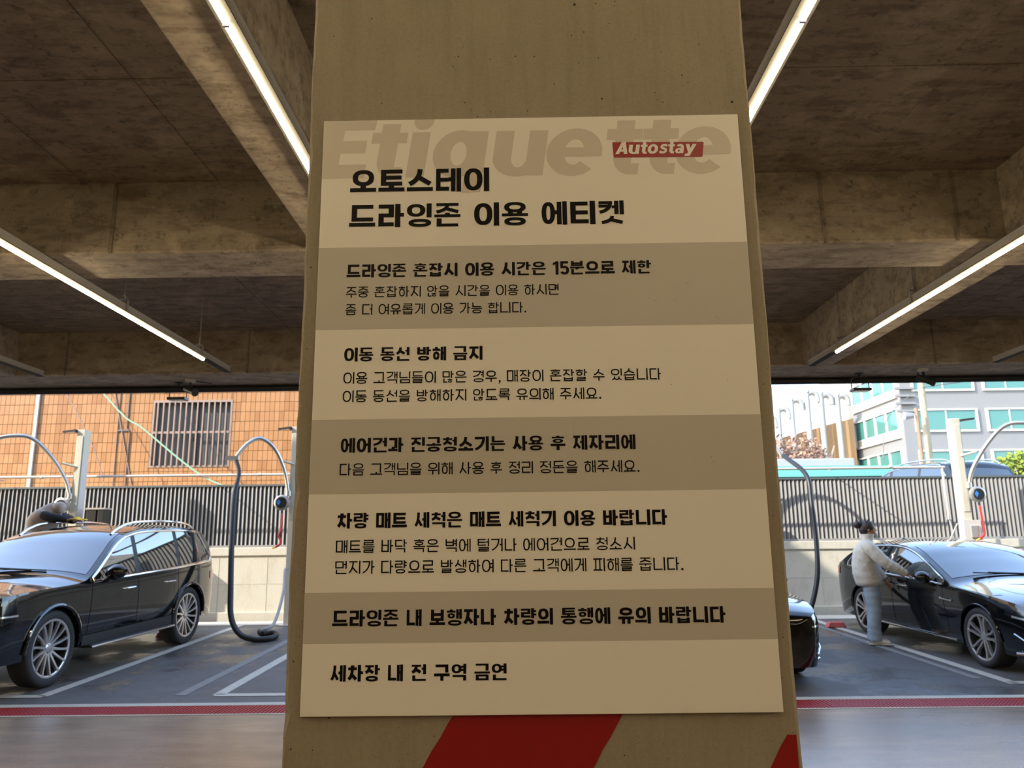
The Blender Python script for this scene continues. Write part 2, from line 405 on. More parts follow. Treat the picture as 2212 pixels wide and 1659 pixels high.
# bay lines: left bay of the SUV, the empty bay, right bay of the sedan
strip((-5.24, 8.86), (-5.10, 14.6), 0.13, 'bay_line', M_PAINT, lot)
strip((-9.2, 8.90), (-5.22, 8.86), 0.13, 'bay_line', M_PAINT, lot)
strip((-3.30, 8.84), (-3.22, 14.6), 0.13, 'bay_line', M_PAINT, lot)
strip((-3.72, 8.84), (-3.64, 14.6), 0.12, 'faded_bay_line', M_PAINTOLD, lot, 0.003)
strip((-3.34, 8.84), (0.9, 8.84), 0.13, 'bay_line', M_PAINT, lot)
strip((1.4, 8.84), (1.45, 14.6), 0.13, 'bay_line', M_PAINT, lot)
strip((5.40, 9.00), (5.20, 14.6), 0.13, 'bay_line', M_PAINT, lot)
strip((5.16, 9.3), (4.96, 14.6), 0.10, 'faded_bay_line', M_PAINTOLD, lot, 0.003)
strip((5.36, 9.06), (9.4, 9.10), 0.13, 'bay_line', M_PAINT, lot)
strip((-9.2, 8.90), (-9.1, 14.6), 0.13, 'bay_line', M_PAINT, lot)
strip((9.4, 9.10), (9.3, 14.6), 0.13, 'bay_line', M_PAINT, lot)
strip((-16, 14.75), (16, 14.75), 0.50, 'gutter_strip', M_CURB, lot, 0.006)
# drainage channel with red grating panels
dr = thing('drain_channel', 'red gridded drain grating in pale frame crossing the floor edge', 'drain', (0, 8.14, 0))
MB().box(-13, -0.24, -0.19, 13, -0.20, 0.004).box(-13, 0.20, -0.19, 13, 0.24, 0.004).build('channel_frame', M_CURB, dr)
MB().box(-13, -0.20, -0.19, 13, 0.20, -0.14).build('channel_bed', M_DARK, dr)
gm = MB()
for i in range(26): gm.box(-0.495 + i * 0.0385, -0.195, -0.03, -0.495 + i * 0.0385 + 0.016, 0.195, 0.0)
for j in range(9): gm.box(-0.495, -0.195 + j * 0.0468, -0.029, 0.495, -0.195 + j * 0.0468 + 0.016, -0.001)
g0 = gm.build('grating_panel', M_GRATE, dr); gme = g0.data; g0.location = (-8.5, 0, 0.002)
for i in range(1, 18): share('grating_panel', gme, dr, (-8.5 + i, 0, 0.002))
# slab and beams
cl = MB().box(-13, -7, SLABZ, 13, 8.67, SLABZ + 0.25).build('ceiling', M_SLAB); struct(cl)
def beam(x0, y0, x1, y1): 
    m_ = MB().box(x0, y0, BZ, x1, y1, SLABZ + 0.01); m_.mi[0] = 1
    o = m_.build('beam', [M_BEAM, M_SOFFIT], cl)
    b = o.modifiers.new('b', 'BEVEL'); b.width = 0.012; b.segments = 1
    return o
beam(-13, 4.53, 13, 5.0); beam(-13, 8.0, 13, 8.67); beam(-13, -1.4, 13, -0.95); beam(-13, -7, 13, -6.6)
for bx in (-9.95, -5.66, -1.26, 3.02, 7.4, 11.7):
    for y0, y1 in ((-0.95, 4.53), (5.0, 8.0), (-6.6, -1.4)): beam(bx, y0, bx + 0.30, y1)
# formwork joint ridges on slab soffit and beam faces
def ridge(x0, y0, z0, x1, y1, z1): return MB().box(x0, y0, z0, x1, y1, z1).build('formwork_joint', M_SLAB, cl)
for y in (0.9, 2.15, 3.42, 6.1, 7.2): ridge(-13, y, SLABZ - 0.004, 13, y + 0.010, SLABZ + 0.002)
for x in (-4.4, -3.6, -2.75, -1.9, 1.3, 2.15, 4.2, 5.1, 6.0): ridge(x, -0.95, SLABZ - 0.0035, x + 0.009, 4.53, SLABZ + 0.002); ridge(x + 0.3, 5.0, SLABZ - 0.0035, x + 0.309, 8.0, SLABZ + 0.002)
for x in (-6.6, -4.35, -2.55, 1.9, 2.72, 4.6, 6.3):
    ridge(x, 4.522, BZ, x + 0.02, 4.532, SLABZ)
for x in (-7.1, -4.85, -2.9, -1.6, 4.4, 6.9): ridge(x, 7.993, BZ, x + 0.02, 8.002, SLABZ)
# unseen facade and storeys, stepped in height to shape the lot's shadow, and the hidden sides of the garage
struct(MB().box(-30, 8.30, BZ + 0.03, -16.5, 8.67, 9.0).box(-16.5, 8.30, BZ + 0.03, -8.96, 8.67, 11.9).box(-8.96, 8.30, BZ + 0.03, 13, 8.67, 9.0).build('wall_front', M_BEAM))
struct(MB().box(-30, -7, SLABZ + 0.25, -16.5, 8.30, 9.0).box(-16.5, -7, SLABZ + 0.25, -8.96, 8.30, 11.9).box(-8.96, -7, SLABZ + 0.25, 13, 8.30, 9.0).build('ceiling_unseen_storeys', M_BEAM))
struct(MB().box(-13.2, -7, 0, -13, 8.0, SLABZ).build('wall_left', M_BEAM))
struct(MB().box(13, -7, 0, 13.2, 8.0, SLABZ).build('wall_right', M_BEAM))
struct(MB().box(-13.2, -7.2, 0, 13.2, -7, SLABZ).build('wall_rear', M_BEAM))
# ================================================================== the pillar
PY = 1.15
pil = thing('concrete_pillar', 'big square concrete pillar in the middle carrying the notice board', 'pillar', (0.024, PY, 0))
PL, PR = -0.360, 0.360
def chip_side(x, y0, y1, z0, z1, n, r):
    return
rows = []
random.seed(5)
NZ = 150
def ring(z, k):
    c = 0.003 + 0.0015 * math.sin(z * 23 + 1) + random.uniform(0, 0.0025)
    if random.random() < 0.10: c += 0.004
    d = 0.003 + 0.0015 * math.sin(z * 19) + random.uniform(0, 0.0025)
    w = 0.0006 * math.sin(z * 7.0)
    return [(PL + c + w, 0, z), (0, 0, z), (PR - d + w, 0, z), (PR + w, d, z), (PR, 0.35, z), (PR, 0.70, z), (PL, 0.70, z), (PL, 0.35, z), (PL + w, c, z), (PL + c + w, 0, z)]
for i in range(NZ + 1): rows.append(ring(SLABZ * i / NZ, i))
MB().grid(rows).build('shaft', M_PILLAR, pil)
def pz(poly, name, m, y, parent=pil, y1=None):
    return MB().prism(poly, y, y1 if y1 is not None else y + 0.002).build(name, m, parent)
# red diagonal hazard stripes painted on the lower shaft (coordinates relative to the pillar)
slope = (0.0412) / (1.3619 - 1.2972)
ztop, zbot = 1.405, 0.70
def stripe(xl, xr, z0):
    # x positions of left and right edges at height z0
    def edge(x, z): return x + (z - z0) * slope
    N = 40; L = []; Rr = []
    random.seed(int(abs(xl * 100)) + 3)
    for i in range(N + 1):
        z = zbot + (ztop - zbot) * i / N
        L.append([edge(xl, z) + random.uniform(-.0012, .0012), z]); Rr.append([edge(xr, z) + random.uniform(-.0012, .0012), z])
    poly = []
    for a, b in zip(L, Rr):
        lo, hi = max(a[0], PL + 0.006), min(b[0], PR - 0.006)
        poly.append((lo, hi, a[1]))
    mb = MB(); prev = None
    for lo, hi, z in poly:
        if hi - lo < 0.002: prev = None; continue
        if prev: mb.add([(prev[0], -0.0010, prev[2]), (prev[1], -0.0010, prev[2]), (hi, -0.0010, z), (lo, -0.0010, z)], [(0, 1, 2, 3)])
        prev = (lo, hi, z)
    if mb.f: mb.build('hazard_stripe', M_RED, pil)
for k in (-2, -1, 0, 1, 2):
    ztop = 1.405 if k >= 0 else 1.16
    stripe(-0.165 + 0.4815 * k, 0.072 + 0.4815 * k, 1.2950)
# ================================================================== the notice board
SY = 1.142                                    # front face of the board
# board corners (x, z)
BX0, BX1, BZ0, BZ1 = -0.3110, 0.3605, 1.3650, 2.2752
bd = thing('notice_board', 'cream notice board with grey bands and black Korean rules on the pillar', 'sign', (0, SY, 0))
def P3(poly, name, m, y, parent=bd):
    n = len(poly)
    return MB().add([(x, y, z) for x, z in poly], [tuple(range(n))]).build(name, m, parent, fix=False)
b_ = MB().box(BX0, 0.0, BZ0, BX1, 0.0055, BZ1).build('panel', M_SIGN, bd)
b_.modifiers.new('b', 'BEVEL').width = 0.0006
def band(z0, z1): P3([(BX0 + 0.0004, z0), (BX1 - 0.0004, z0), (BX1 - 0.0004, z1), (BX0 + 0.0004, z1)], 'grey_band', M_BAND, -0.0001)
band(1.9225, 2.0555 + 0.0005); band(1.6720, 1.7830); band(1.4620, 1.5320)
# ------------- lettering engine: every glyph is drawn from strokes
def rect(x0, y0, x1, y1): return [[(x0, y0), (x1, y0), (x1, y1), (x0, y1)]]
def ringp(x0, y0, x1, y1, tv, th, n=26, e=2.35, a0=0.0, a1=2 * PI):
    cx, cy, rx, ry = (x0 + x1) / 2, (y0 + y1) / 2, (x1 - x0) / 2, (y1 - y0) / 2
    ix, iy = max(rx - tv, rx * 0.16), max(ry - th, ry * 0.14)
    def q(t, a, b):
        c, s = math.cos(t), math.sin(t)
        return (cx + a * math.copysign(abs(c) ** (2 / e), c), cy + b * math.copysign(abs(s) ** (2 / e), s))
    o = []
    for k in range(n):
        t0 = a0 + (a1 - a0) * k / n; t1 = a0 + (a1 - a0) * (k + 1) / n
        o.append([q(t0, ix, iy), q(t0, rx, ry), q(t1, rx, ry), q(t1, ix, iy)])
    return o
def sweep(pts, w, w1=None):
    w1 = w if w1 is None else w1; n = len(pts); L = []; R = []
    for i, p in enumerate(pts):
        a = pts[max(i - 1, 0)]; b = pts[min(i + 1, n - 1)]; dx, dy = b[0] - a[0], b[1] - a[1]; d = math.hypot(dx, dy) or 1
        ww = (w + (w1 - w) * i / (n - 1)) / 2; nx, ny = -dy / d * ww, dx / d * ww
        L.append((p[0] + nx, p[1] + ny)); R.append((p[0] - nx, p[1] - ny))
    return [[R[i], R[i + 1], L[i + 1], L[i]] for i in range(n - 1)]
def bez(p0, p1, p2, n=7):
    return [((1 - t) ** 2 * p0[0] + 2 * t * (1 - t) * p1[0] + t * t * p2[0], (1 - t) ** 2 * p0[1] + 2 * t * (1 - t) * p1[1] + t * t * p2[1]) for t in [i / n for i in range(n + 1)]]
def jamo(c, x0, y0, x1, y1, v, h, ctx):
    W, H = x1 - x0, y1 - y0
    nb = {'ㄹ': 3, 'ㅌ': 3, 'ㅎ': 3.4, 'ㅊ': 3.0, 'ㅂ': 2.3, 'ㅁ': 2.2, 'ㅋ': 2.5, 'ㅇ': 2.2}.get(c, 2)
    h = min(h, H / (nb + 0.42 * (nb - 1)))
    v = min(v, W / 2.9)
    P = []
    if c == 'ㄱ' or c == 'ㅋ':
        P += rect(x0, y1 - h, x1, y1)
        if ctx == 'v':
            P += sweep([(x1 - v / 2, y1)] + bez((x1 - v / 2, y1 - h * .6), (x1 - v / 2, y0 + H * .30), (x0 + W * .06, y0 + v * .38)), v, v * .82)
            if c == 'ㅋ': P += rect(x0, y0 + H * .5, x1 - v * .6, y0 + H * .5 + h)
        else:
            P += rect(x1 - v, y0, x1, y1)
            if c == 'ㅋ': P += rect(x0, y0 + (H - h) * .5, x1 - v, y0 + (H + h) * .5)
    elif c == 'ㄴ':
        P += rect(x0, y0, x0 + v, y1) + rect(x0, y0, x1, y0 + h)
    elif c in 'ㄷㅌ':
        P += rect(x0, y0, x0 + v, y1) + rect(x0, y0, x1, y0 + h) + rect(x0, y1 - h, x1 - (0 if ctx == 'h' else W * .04), y1)
        if c == 'ㅌ': P += rect(x0, (y0 + y1 - h) / 2, x1 - W * .04, (y0 + y1 + h) / 2)
    elif c == 'ㄹ':
        m = (y0 + y1) / 2
        P += rect(x0, y1 - h, x1, y1) + rect(x1 - v, m - h / 2, x1, y1) + rect(x0, m - h / 2, x1, m + h / 2) + rect(x0, y0, x0 + v, m + h / 2) + rect(x0, y0, x1, y0 + h)
    elif c == 'ㅁ':
        P += rect(x0, y1 - h, x1, y1) + rect(x0, y0, x1, y0 + h) + rect(x0, y0, x0 + v, y1) + rect(x1 - v, y0, x1, y1)
    elif c == 'ㅂ':
        m = y0 + H * (.56 if ctx != 'j' else .60)
        P += rect(x0, y0, x0 + v, y1) + rect(x1 - v, y0, x1, y1) + rect(x0, y0, x1, y0 + h) + rect(x0, m - h / 2, x1, m + h / 2)
    elif c == 'ㅍ':
        P += rect(x0, y1 - h, x1, y1) + rect(x0, y0, x1, y0 + h) + rect(x0 + W * .2, y0, x0 + W * .2 + v * .9, y1) + rect(x1 - W * .2 - v * .9, y0, x1 - W * .2, y1)
    elif c in 'ㅅㅈㅊ':
        top = y1; bh = h
        if c == 'ㅊ':
            tk = min(h * .75, H * .14); P += rect((x0 + x1) / 2 - v * .55, y1 - tk, (x0 + x1) / 2 + v * .55, y1); top = y1 - tk + 0.001
        if c in 'ㅈㅊ':
            P += rect(x0 + W * .03, top - bh, x1 - W * .03, top); top = top - bh * .5
        cx = x0 + W * (.50 if ctx != 'v' else .48); hh = top - y0
        ww = min(v, hh * .42, h * 1.15 if ctx == 'h' else v)
        left = bez((cx, top), (cx, y0 + hh * .38), (x0 + ww * .25, y0 + ww * .42))
        P += sweep(left, ww)
        j = left[3 if ctx == 'h' else 3]
        P += sweep([(j[0] - ww * .05, j[1] + ww * .05), (x1 - ww * .28, y0 + ww * .42)], ww)
    elif c == 'ㅆ':
        P += jamo('ㅅ', x0, y0, x0 + W * .56, y1, v * .85, h, 'v') + jamo('ㅅ', x0 + W * .46, y0, x1, y1, v * .85, h, 'v')
    elif c == 'ㅇ':
        P += ringp(x0, y0, x1, y1, v, h)
    elif c == 'ㅎ':
        tk = min(h * .8, H * .13); P += rect((x0 + x1) / 2 - v * .55, y1 - tk, (x0 + x1) / 2 + v * .55, y1)
        P += rect(x0, y1 - tk - h, x1, y1 - tk + .001)
        P += ringp(x0 + W * .07, y0, x1 - W * .07, y1 - tk - h * 1.35, v * .95, min(h, (H - tk - h) * .27))
    elif c == 'ㄶ':
        P += jamo('ㄴ', x0, y0, x0 + W * .44, y1, v, h, 'j') + jamo('ㅎ', x0 + W * .48, y0, x1, y1, v * .9, h * .8, 'j')
    return P
CHO = 'ㄱㄲㄴㄷㄸㄹㅁㅂㅃㅅㅆㅇㅈㅉㅊㅋㅌㅍㅎ'
JUNG = 'ㅏㅐㅑㅒㅓㅔㅕㅖㅗㅘㅙㅚㅛㅜㅝㅞㅟㅠㅡㅢㅣ'
JONG = ' ㄱㄲㄳㄴㄵㄶㄷㄹㄺㄻㄼㄽㄾㄿㅀㅁㅂㅄㅅㅆㅇㅈㅊㅋㅌㅍㅎ'
def hangul(ch, v0, h0):
    k = ord(ch) - 0xAC00; c = CHO[k // 588]; u = JUNG[(k % 588) // 28]; j = JONG[k % 28]
    if j == ' ': j = ''
    P = []; hv = v0 > .12
    v, h = v0, h0
    if j: h = min(h, .120 if hv else h0 * .92); v = v * .94
    X1 = .975; yb = .40 if j else .0; yc0 = (.44 if j else .045); yc1 = .975
    if u in 'ㅏㅑㅓㅕㅣㅐㅔ':
        if u in 'ㅏㅑ':
            sx1 = X1 - (.115 if hv else .125); sx0 = sx1 - v; cr = sx0 - (.045 if hv else .09)
            P += rect(sx0, yb, sx1, 1.0)
            ym = (yc0 + yc1) / 2 + .02
            for yy in ([ym] if u == 'ㅏ' else [ym + .13 * (1 if not j else .75), ym - .15 * (1 if not j else .75)]): P += rect(sx1 - .01, yy - h / 2, X1 + .02, yy + h / 2)
        elif u in 'ㅓㅕㅣ':
            sx0 = X1 - v - .01; sx1 = X1 - .01; P += rect(sx0, yb, sx1, 1.0)
            cr = sx0 - (.05 if hv else .10)
            if u != 'ㅣ':
                cr = sx0 - (.105 if hv else .14); ym = (yc0 + yc1) / 2 + .02; lft = cr - (.02 if c == 'ㅇ' else -.01)
                for yy in ([ym] if u == 'ㅓ' else [ym + .13 * (1 if not j else .72), ym - .14 * (1 if not j else .72)]): P += rect(lft, yy - h / 2, sx0 + .01, yy + h / 2)
        else:
            vv = v * .86; g = .035 if hv else .10; b1 = X1; b0 = b1 - vv; a1 = b0 - g; a0 = a1 - vv; ym = (yc0 + yc1) / 2 + .02
            P += rect(b0, yb, b1, 1.0) + rect(a0, yb + .015, a1, .985)
            if u == 'ㅐ': P += rect(a1 - .01, ym - h / 2, b0 + .01, ym + h / 2); cr = a0 - (.04 if hv else .075)
            else: cr = a0 - (.07 if hv else .11); P += rect(cr - .02, ym - h / 2, a0 + .01, ym + h / 2)
            v = vv if hv else v
        x0 = .045
        if c == 'ㅇ' and not j: P += jamo(c, x0 - .01, yc0 - .01, cr, yc1, v, h, 'v')
        else: P += jamo(c, x0, yc0, cr, yc1, v, h, 'v')
    elif u in 'ㅗㅛㅜㅠㅡ':
        if j: by = {'ㅗ': .395, 'ㅛ': .395, 'ㅜ': .455, 'ㅠ': .455, 'ㅡ': .405}[u]; hb = h * (1 if hv else 1)
        else: by = {'ㅗ': .045, 'ㅛ': .045, 'ㅜ': .27, 'ㅠ': .27, 'ㅡ': .045}[u]; hb = h
        P += rect(.015, by, .985, by + hb); top = by + hb
        gap = (.055 if hv else .07)
        if u in 'ㅗㅛ': cy = top + (gap * 1.5 if not j else gap * .9)
        else: cy = top + gap
        for sx in {'ㅗ': [.5], 'ㅛ': [.33, .67]}.get(u, []): P += rect(sx - v / 2, by, sx + v / 2, cy + (.05 if c in 'ㅇㅁㄷㅌㄴㄹㅂㅎ' else .02))
        for sx in {'ㅜ': [.5], 'ㅠ': [.33, .67]}.get(u, []): P += rect(sx - v / 2, (0.0 if not j else by - .085), sx + v / 2, by + .01)
        wide = .10 if c not in 'ㅈㅊㅅ' else .06
        if c == 'ㄱ' and u in 'ㅗㅛ' and not j: P += jamo(c, wide, by + hb + .06, 1 - wide, yc1, v, h, 'h')
        else: P += jamo(c, wide, cy, 1 - wide, 1.0 if j else yc1, v, h, 'h')
    else:
        sx1 = X1 - (.105 if u == 'ㅘ' else .0); sx0 = sx1 - v; P += rect(sx0, 0, sx1, 1.0)
        if u == 'ㅘ': P += rect(sx1 - .01, .5 - h / 2, X1 + .02, .5 + h / 2)
        r = sx0 - .045; by = .30 if u == 'ㅟ' else .07; P += rect(.01, by, r, by + h); cxm = (.04 + r) / 2
        if u == 'ㅘ': P += rect(cxm - v / 2, by, cxm + v / 2, by + h + .14); cy = by + h + .10
        elif u == 'ㅟ': P += rect(cxm - v / 2, 0, cxm + v / 2, by + .01); cy = by + h + .06
        else: cy = by + h + .07
        if c == 'ㄱ': P += rect(.06, yc1 - h, r - .02, yc1) + rect(r - .02 - v, by + h + .04, r - .02, yc1)
        else: P += jamo(c, .06, cy, r - .03, yc1, v * .95, h, 'h')
    if j:
        x0 = .11 if u in 'ㅏㅑㅓㅕㅣㅐㅔ' else .10; x1 = X1 - (.10 if u in 'ㅏㅑ' else .02)
        if u in 'ㅗㅛㅜㅠㅡ': x1 = .90
        yt = .335 if u not in 'ㅜㅠ' else .36
        if u in 'ㅗㅛㅜㅠㅡ': yt = by - (.05 if hv else .06)
        if j in 'ㅁㅂㄹ' or j == 'ㄶ': yt = min(yt, .355)
        P += jamo(j, x0, 0.0, x1, yt, v, h, 'j')
    return P
def latin(ch, v, h):
    """returns polys, advance (unit height = cap height)"""
    if ch == '1': return rect(.20, 0, .20 + v * 1.05, 1) + [[(0.02, .70), (.02, .86), (.22, 1.0), (.22, .80)]], .48
    if ch == '5':
        P = rect(.06, 1 - h, .60, 1) + rect(.06, .48, .06 + v * .92, 1)
        P += ringp(.03, 0, .66, .66, v, h, 20, 2.1, -PI * .86, PI * .72); return P, .70
    if ch == '.': return ringp(.04, 0.0, .04 + v * 1.6, v * 1.6, v, v, 12, 2), .30
    if ch == ',': return [[(.06, 0), (.06 + v * 1.3, 0), (.06 + v * 1.3, v * 1.3), (.06, v * 1.3)], [(.06 + v * .5, 0), (.06 + v * 1.3, 0), (.06 + v * .5, -.14), (.02, -.14)]], .30
def textline(s, x0, zb, hgt, x1, heavy):
    v, h = (.198, .165) if heavy else (.112, .100)
    sp = .40 if heavy else .40
    items = []; x = 0.0
    for ch in s:
        if ch == ' ': x += sp; continue
        if 0xAC00 <= ord(ch) <= 0xD7A3: items.append((hangul(ch, v, h), x)); x += 1.0 + (.055 if heavy else .09)
        else: P, a = latin(ch, v, h); items.append((P, x)); x += a
    last = s[-1]; end = x - (.055 if heavy else .09) if 0xAC00 <= ord(last) <= 0xD7A3 else x - .10
    sx = (x1 - x0) / end; words = [[]]; k = 0
    for ch in s:
        if ch == ' ': words.append([])
        else: words[-1].append(items[k]); k += 1
    for wd in words:
        mb = MB()
        for P, ox in wd:
            for poly in P:
                n = len(poly); yo = -(len(mb.f) % 60) * 4e-6; mb.add([(x0 + (ox + a) * sx, yo, zb + b * hgt) for a, b in poly], [tuple(range(n))])
        o = mb.build('word', M_INK, bd, fix=False); o.location = (0, -0.0004, 0)
LINES = [('오토스테이', -0.2654, 2.1478, 0.0405, -0.0412, 1), ('드라잉존 이용 에티켓', -0.2651, 2.0890, 0.0393, 0.1709, 1),
 ('드라잉존 혼잡시 이용 시간은 15분으로 제한', -0.2663, 2.0063, 0.0218, 0.2085, 1), ('주중 혼잡하지 않을 시간을 이용 하시면', -0.2661, 1.9738, 0.0176, 0.0644, 0),
 ('좀 더 여유롭게 이용 가능 합니다.', -0.2659, 1.9457, 0.0175, 0.0130, 0), ('이동 동선 방해 금지', -0.2662, 1.8722, 0.0216, -0.0537, 1),
 ('이용 고객님들이 많은 경우, 매장이 혼잡할 수 있습니다', -0.2661, 1.8374, 0.0182, 0.2150, 0), ('이동 동선을 방해하지 않도록 유의해 주세요.', -0.2663, 1.8092, 0.0180, 0.1235, 0),
 ('에어건과 진공청소기는 사용 후 제자리에', -0.2667, 1.7330, 0.0219, 0.1726, 1), ('다음 고객님을 위해 사용 후 정리 정돈을 해주세요.', -0.2673, 1.6991, 0.0180, 0.1760, 0),
 ('차량 매트 세척은 매트 세척기 이용 바랍니다', -0.2683, 1.6222, 0.0224, 0.2133, 1), ('매트를 바닥 혹은 벽에 털거나 에어건으로 청소시', -0.2691, 1.5874, 0.0183, 0.1656, 0),
 ('먼지가 다량으로 발생하여 다른 고객에게 피해를 줍니다.', -0.2691, 1.5578, 0.0185, 0.2326, 0), ('드라잉존 내 보행자나 차량의 통행에 유의 바랍니다', -0.2702, 1.4850, 0.0227, 0.2889, 1),
 ('세차장 내 전 구역 금연', -0.2702, 1.4111, 0.0222, -0.0216, 1)]
for L in LINES: textline(*L)
# "Etiquette" in pale bold italic letters: unit = x-height
XH = 0.0795; EB = 2.1735; SL = 0.14
def ghost(polys, x0, name='ghost_letter', clip=None, y=-0.00015):
    mb = MB()
    for poly in polys:
        pts = [(x0 + a * XH + b * XH * SL, EB + b * XH) for a, b in poly]
        pts = [(min(max(px, BX0 + .0005), BX1 - .0005), min(pz_, BZ1 - .0005)) for px, pz_ in pts]
        yo = -len(mb.f) * 3e-6; mb.add([(px, yo, pz_) for px, pz_ in pts], [tuple(range(len(pts)))])
    o = mb.build(name, M_GHOST, bd, fix=False); o.location = (0, y, 0); return o
def arc(cx, cy, rx, ry, t0, t1, wx, wy, n=22):
    o = []
    for k in range(n):
        a = t0 + (t1 - t0) * k / n; b = t0 + (t1 - t0) * (k + 1) / n
        o.append([(cx + (rx - wx) * math.cos(a), cy + (ry - wy) * math.sin(a)), (cx + rx * math.cos(a), cy + ry * math.sin(a)), (cx + rx * math.cos(b), cy + ry * math.sin(b)), (cx + (rx - wx) * math.cos(b), cy + (ry - wy) * math.sin(b))])
    return o
def L_E(): return rect(-.2, 0, .28, 1.36) + rect(0, 0, .84, .30) + rect(.2, .54, .78, .82) + rect(.2, 1.05, .90, 1.36)
def L_t():
    P = rect(.20, .30, .565, 1.18) + rect(.02, .75, .74, .99)
    P += arc(.56, .37, .36, .385, PI, PI * 1.5, .362, .145, 10) + rect(.55, -.015, .72, .225)
    return P
def L_i(): return rect(.02, 0, .385, .99) + [[(.22 + .205 * math.cos(t * PI / 12), 1.24 + .20 * math.sin(t * PI / 12)) for t in range(24)]]
def L_q(): return arc(.50, .50, .52, .52, 0, 2 * PI, .36, .26, 34) + rect(.68, -.34, 1.05, .99)
def L_u(): return rect(.02, .39, .39, .99) + rect(.70, 0, 1.07, .99) + arc(.545, .40, .525, .42, PI, 2 * PI, .37, .20, 16)
def L_e(): return arc(.55, .50, .56, .52, 0, PI * 1.74, .36, .24, 34) + rect(.22, .40, 1.11, .60)
ghost(L_E(), -0.3105); ghost(L_t(), -0.2430); ghost(L_i(), -0.1785); ghost(L_q(), -0.1370); ghost(L_u(), -0.0425)
ghost(L_e(), 0.0450); ghost(L_t(), 0.1370); ghost(L_t(), 0.1950); ghost(L_e(), 0.2515)
# red logo plate and its white italic name
lg = []
for cx, cz, a0 in ((0.3005, 2.2255, 0), (0.1580, 2.2270, 1), (0.1592, 2.2040, 2), (0.2975, 2.2030, 3)):
    for k in range(5):
        t = a0 * PI / 2 + k * PI / 8; lg.append((cx + 0.0020 * math.cos(t), cz + 0.0020 * math.sin(t)))
P3(lg, 'logo_plate', M_LOGO, -0.0003)
LX = 0.0162; LB = 2.2080; LS = .16
def lletter(polys, x0):
    mb = MB()
    for poly in polys:
        yo = -len(mb.f) * 3e-6; mb.add([(x0 + (a + b * LS) * LX, yo, LB + b * LX) for a, b in poly], [tuple(range(len(poly)))])
    o = mb.build('logo_letter', M_SIGN, bd, fix=False); o.location = (0, -0.00035, 0)
def l_A():
    return [[(0, 0), (.36, 0), (.80, 1.32), (.50, 1.32)], [(.50, 1.32), (.88, 1.32), (1.20, 0), (.84, 0)], [(.26, .26), (1.0, .26), (1.0, .50), (.30, .50)]]
def l_s():
    pts = [(.74, .80), (.60, .90), (.42, .90), (.24, .84), (.20, .72), (.28, .60), (.48, .52), (.64, .43), (.68, .29), (.58, .16), (.40, .11), (.20, .14), (.06, .24)]
    return sweep(pts, .25)
def l_o(): return arc(.50, .50, .52, .52, 0, 2 * PI, .33, .25, 26)
def l_a():
    return rect(.52, 0, .84, .66) + arc(.44, .60, .40, .40, 0, PI * .84, .31, .23, 12) + arc(.36, .27, .36, .29, 0, 2 * PI, .27, .17, 18) + rect(.36, .42, .6, .56)
def l_y(): return [[(.02, .98), (.38, .98), (.60, .18), (.36, .0)], [(.72, .98), (1.10, .98), (.52, -.32), (.14, -.32)], [(.02, -.32), (.40, -.32), (.36, -.06), (.05, -.06)]]
def l_t(): return rect(.16, .26, .50, 1.24) + rect(.0, .74, .66, .97) + arc(.48, .33, .32, .345, PI, PI * 1.5, .32, .14, 8) + rect(.47, -.015, .64, .22)
lx = 0.1600
for fn, adv in ((l_A, 1.20), (L_u, 1.13), (l_t, .70), (l_o, 1.08), (l_s, .82), (l_t, .70), (l_a, .92), (l_y, 1.0)):
    lletter(fn(), lx); lx += adv * LX * 1.045
# tiny specks and cracked glue spots
for i, (x, z) in enumerate(((.262, 1.990), (.264, 1.986), (.203, 1.966), (.211, 1.963), (.213, 1.960), (.241, 1.963), (.245, 1.960), (.305, 1.935), (.307, 1.932), (.305, 1.925), (.23, 1.83), (.315, 1.835), (.283, 1.72), (.285, 1.713))):
    P3([(x - .0006, z - .0008), (x + .0007, z - .0003), (x + .0003, z + .0009)], 'speck', M_INK, -0.0003)
# ================================================================== LED strip lights
def led(x, y0, y1, lit1, label, rods, ztop=SLABZ, grp=None, lit0=None):
    t = thing('led_strip_light', label, 'light', (x, (y0 + y1) / 2, 3.335), 0, grp)
    cy = (y0 + y1) / 2; a, b = y0 - cy, y1 - cy
    MB().box(-0.031, a, -0.0055, 0.031, b, 0.0).build('reflector_plate', M_HOUSD, t)
    m = MB(); m.box(-0.024, a, 0.0, 0.024, b, 0.004); m.box(-0.024, a, 0.0, -0.021, b, 0.054); m.box(0.021, a, 0.0, 0.024, b, 0.054)
    m.box(-0.029, a, 0.050, -0.016, b, 0.054); m.box(0.016, a, 0.050, 0.029, b, 0.054); m.build('housing', M_HOUS, t)
    MB().box(-0.016, a, 0.004, 0.016, b, 0.030).build('wiring_tray', M_GALV, t)
    L = 1.19; y = lit1 - cy
    lo = (lit0 if lit0 is not None else y0 + .3) - cy
    k = 0
    while y - L > lo:
        MB().tube([(0, y, -0.0135), (0, y - L + .012, -0.0135)], 0.0122, 12).build('tube', M_TUBE, t)
        MB().box(-0.010, y - 0.006, -0.027, 0.010, y + 0.006, 0.0).build('tube_holder', M_HOUS, t)
        y -= L; k += 1
    for ry in rods:
        r = ry - cy; top = ztop - 3.335
        rd = MB().tube([(0, r, 0.10), (0, r, top)], 0.0055, 8).build('hanger_rod', M_GALV, t)
        MB().box(-0.034, r - .012, 0.0, -0.030, r + .012, 0.100).box(0.030, r - .012, 0.0, 0.034, r + .012, 0.100).box(-0.034, r - .012, 0.096, 0.034, r + .012, 0.103).tube([(0, r, .090), (0, r, .118)], .012, 6).build('hanger_clip', M_GALV, rd)
    return t
led(-0.966, -5.6, 7.68, 7.05, 'long lit strip light under the beam just left of the pillar top', [], BZ)
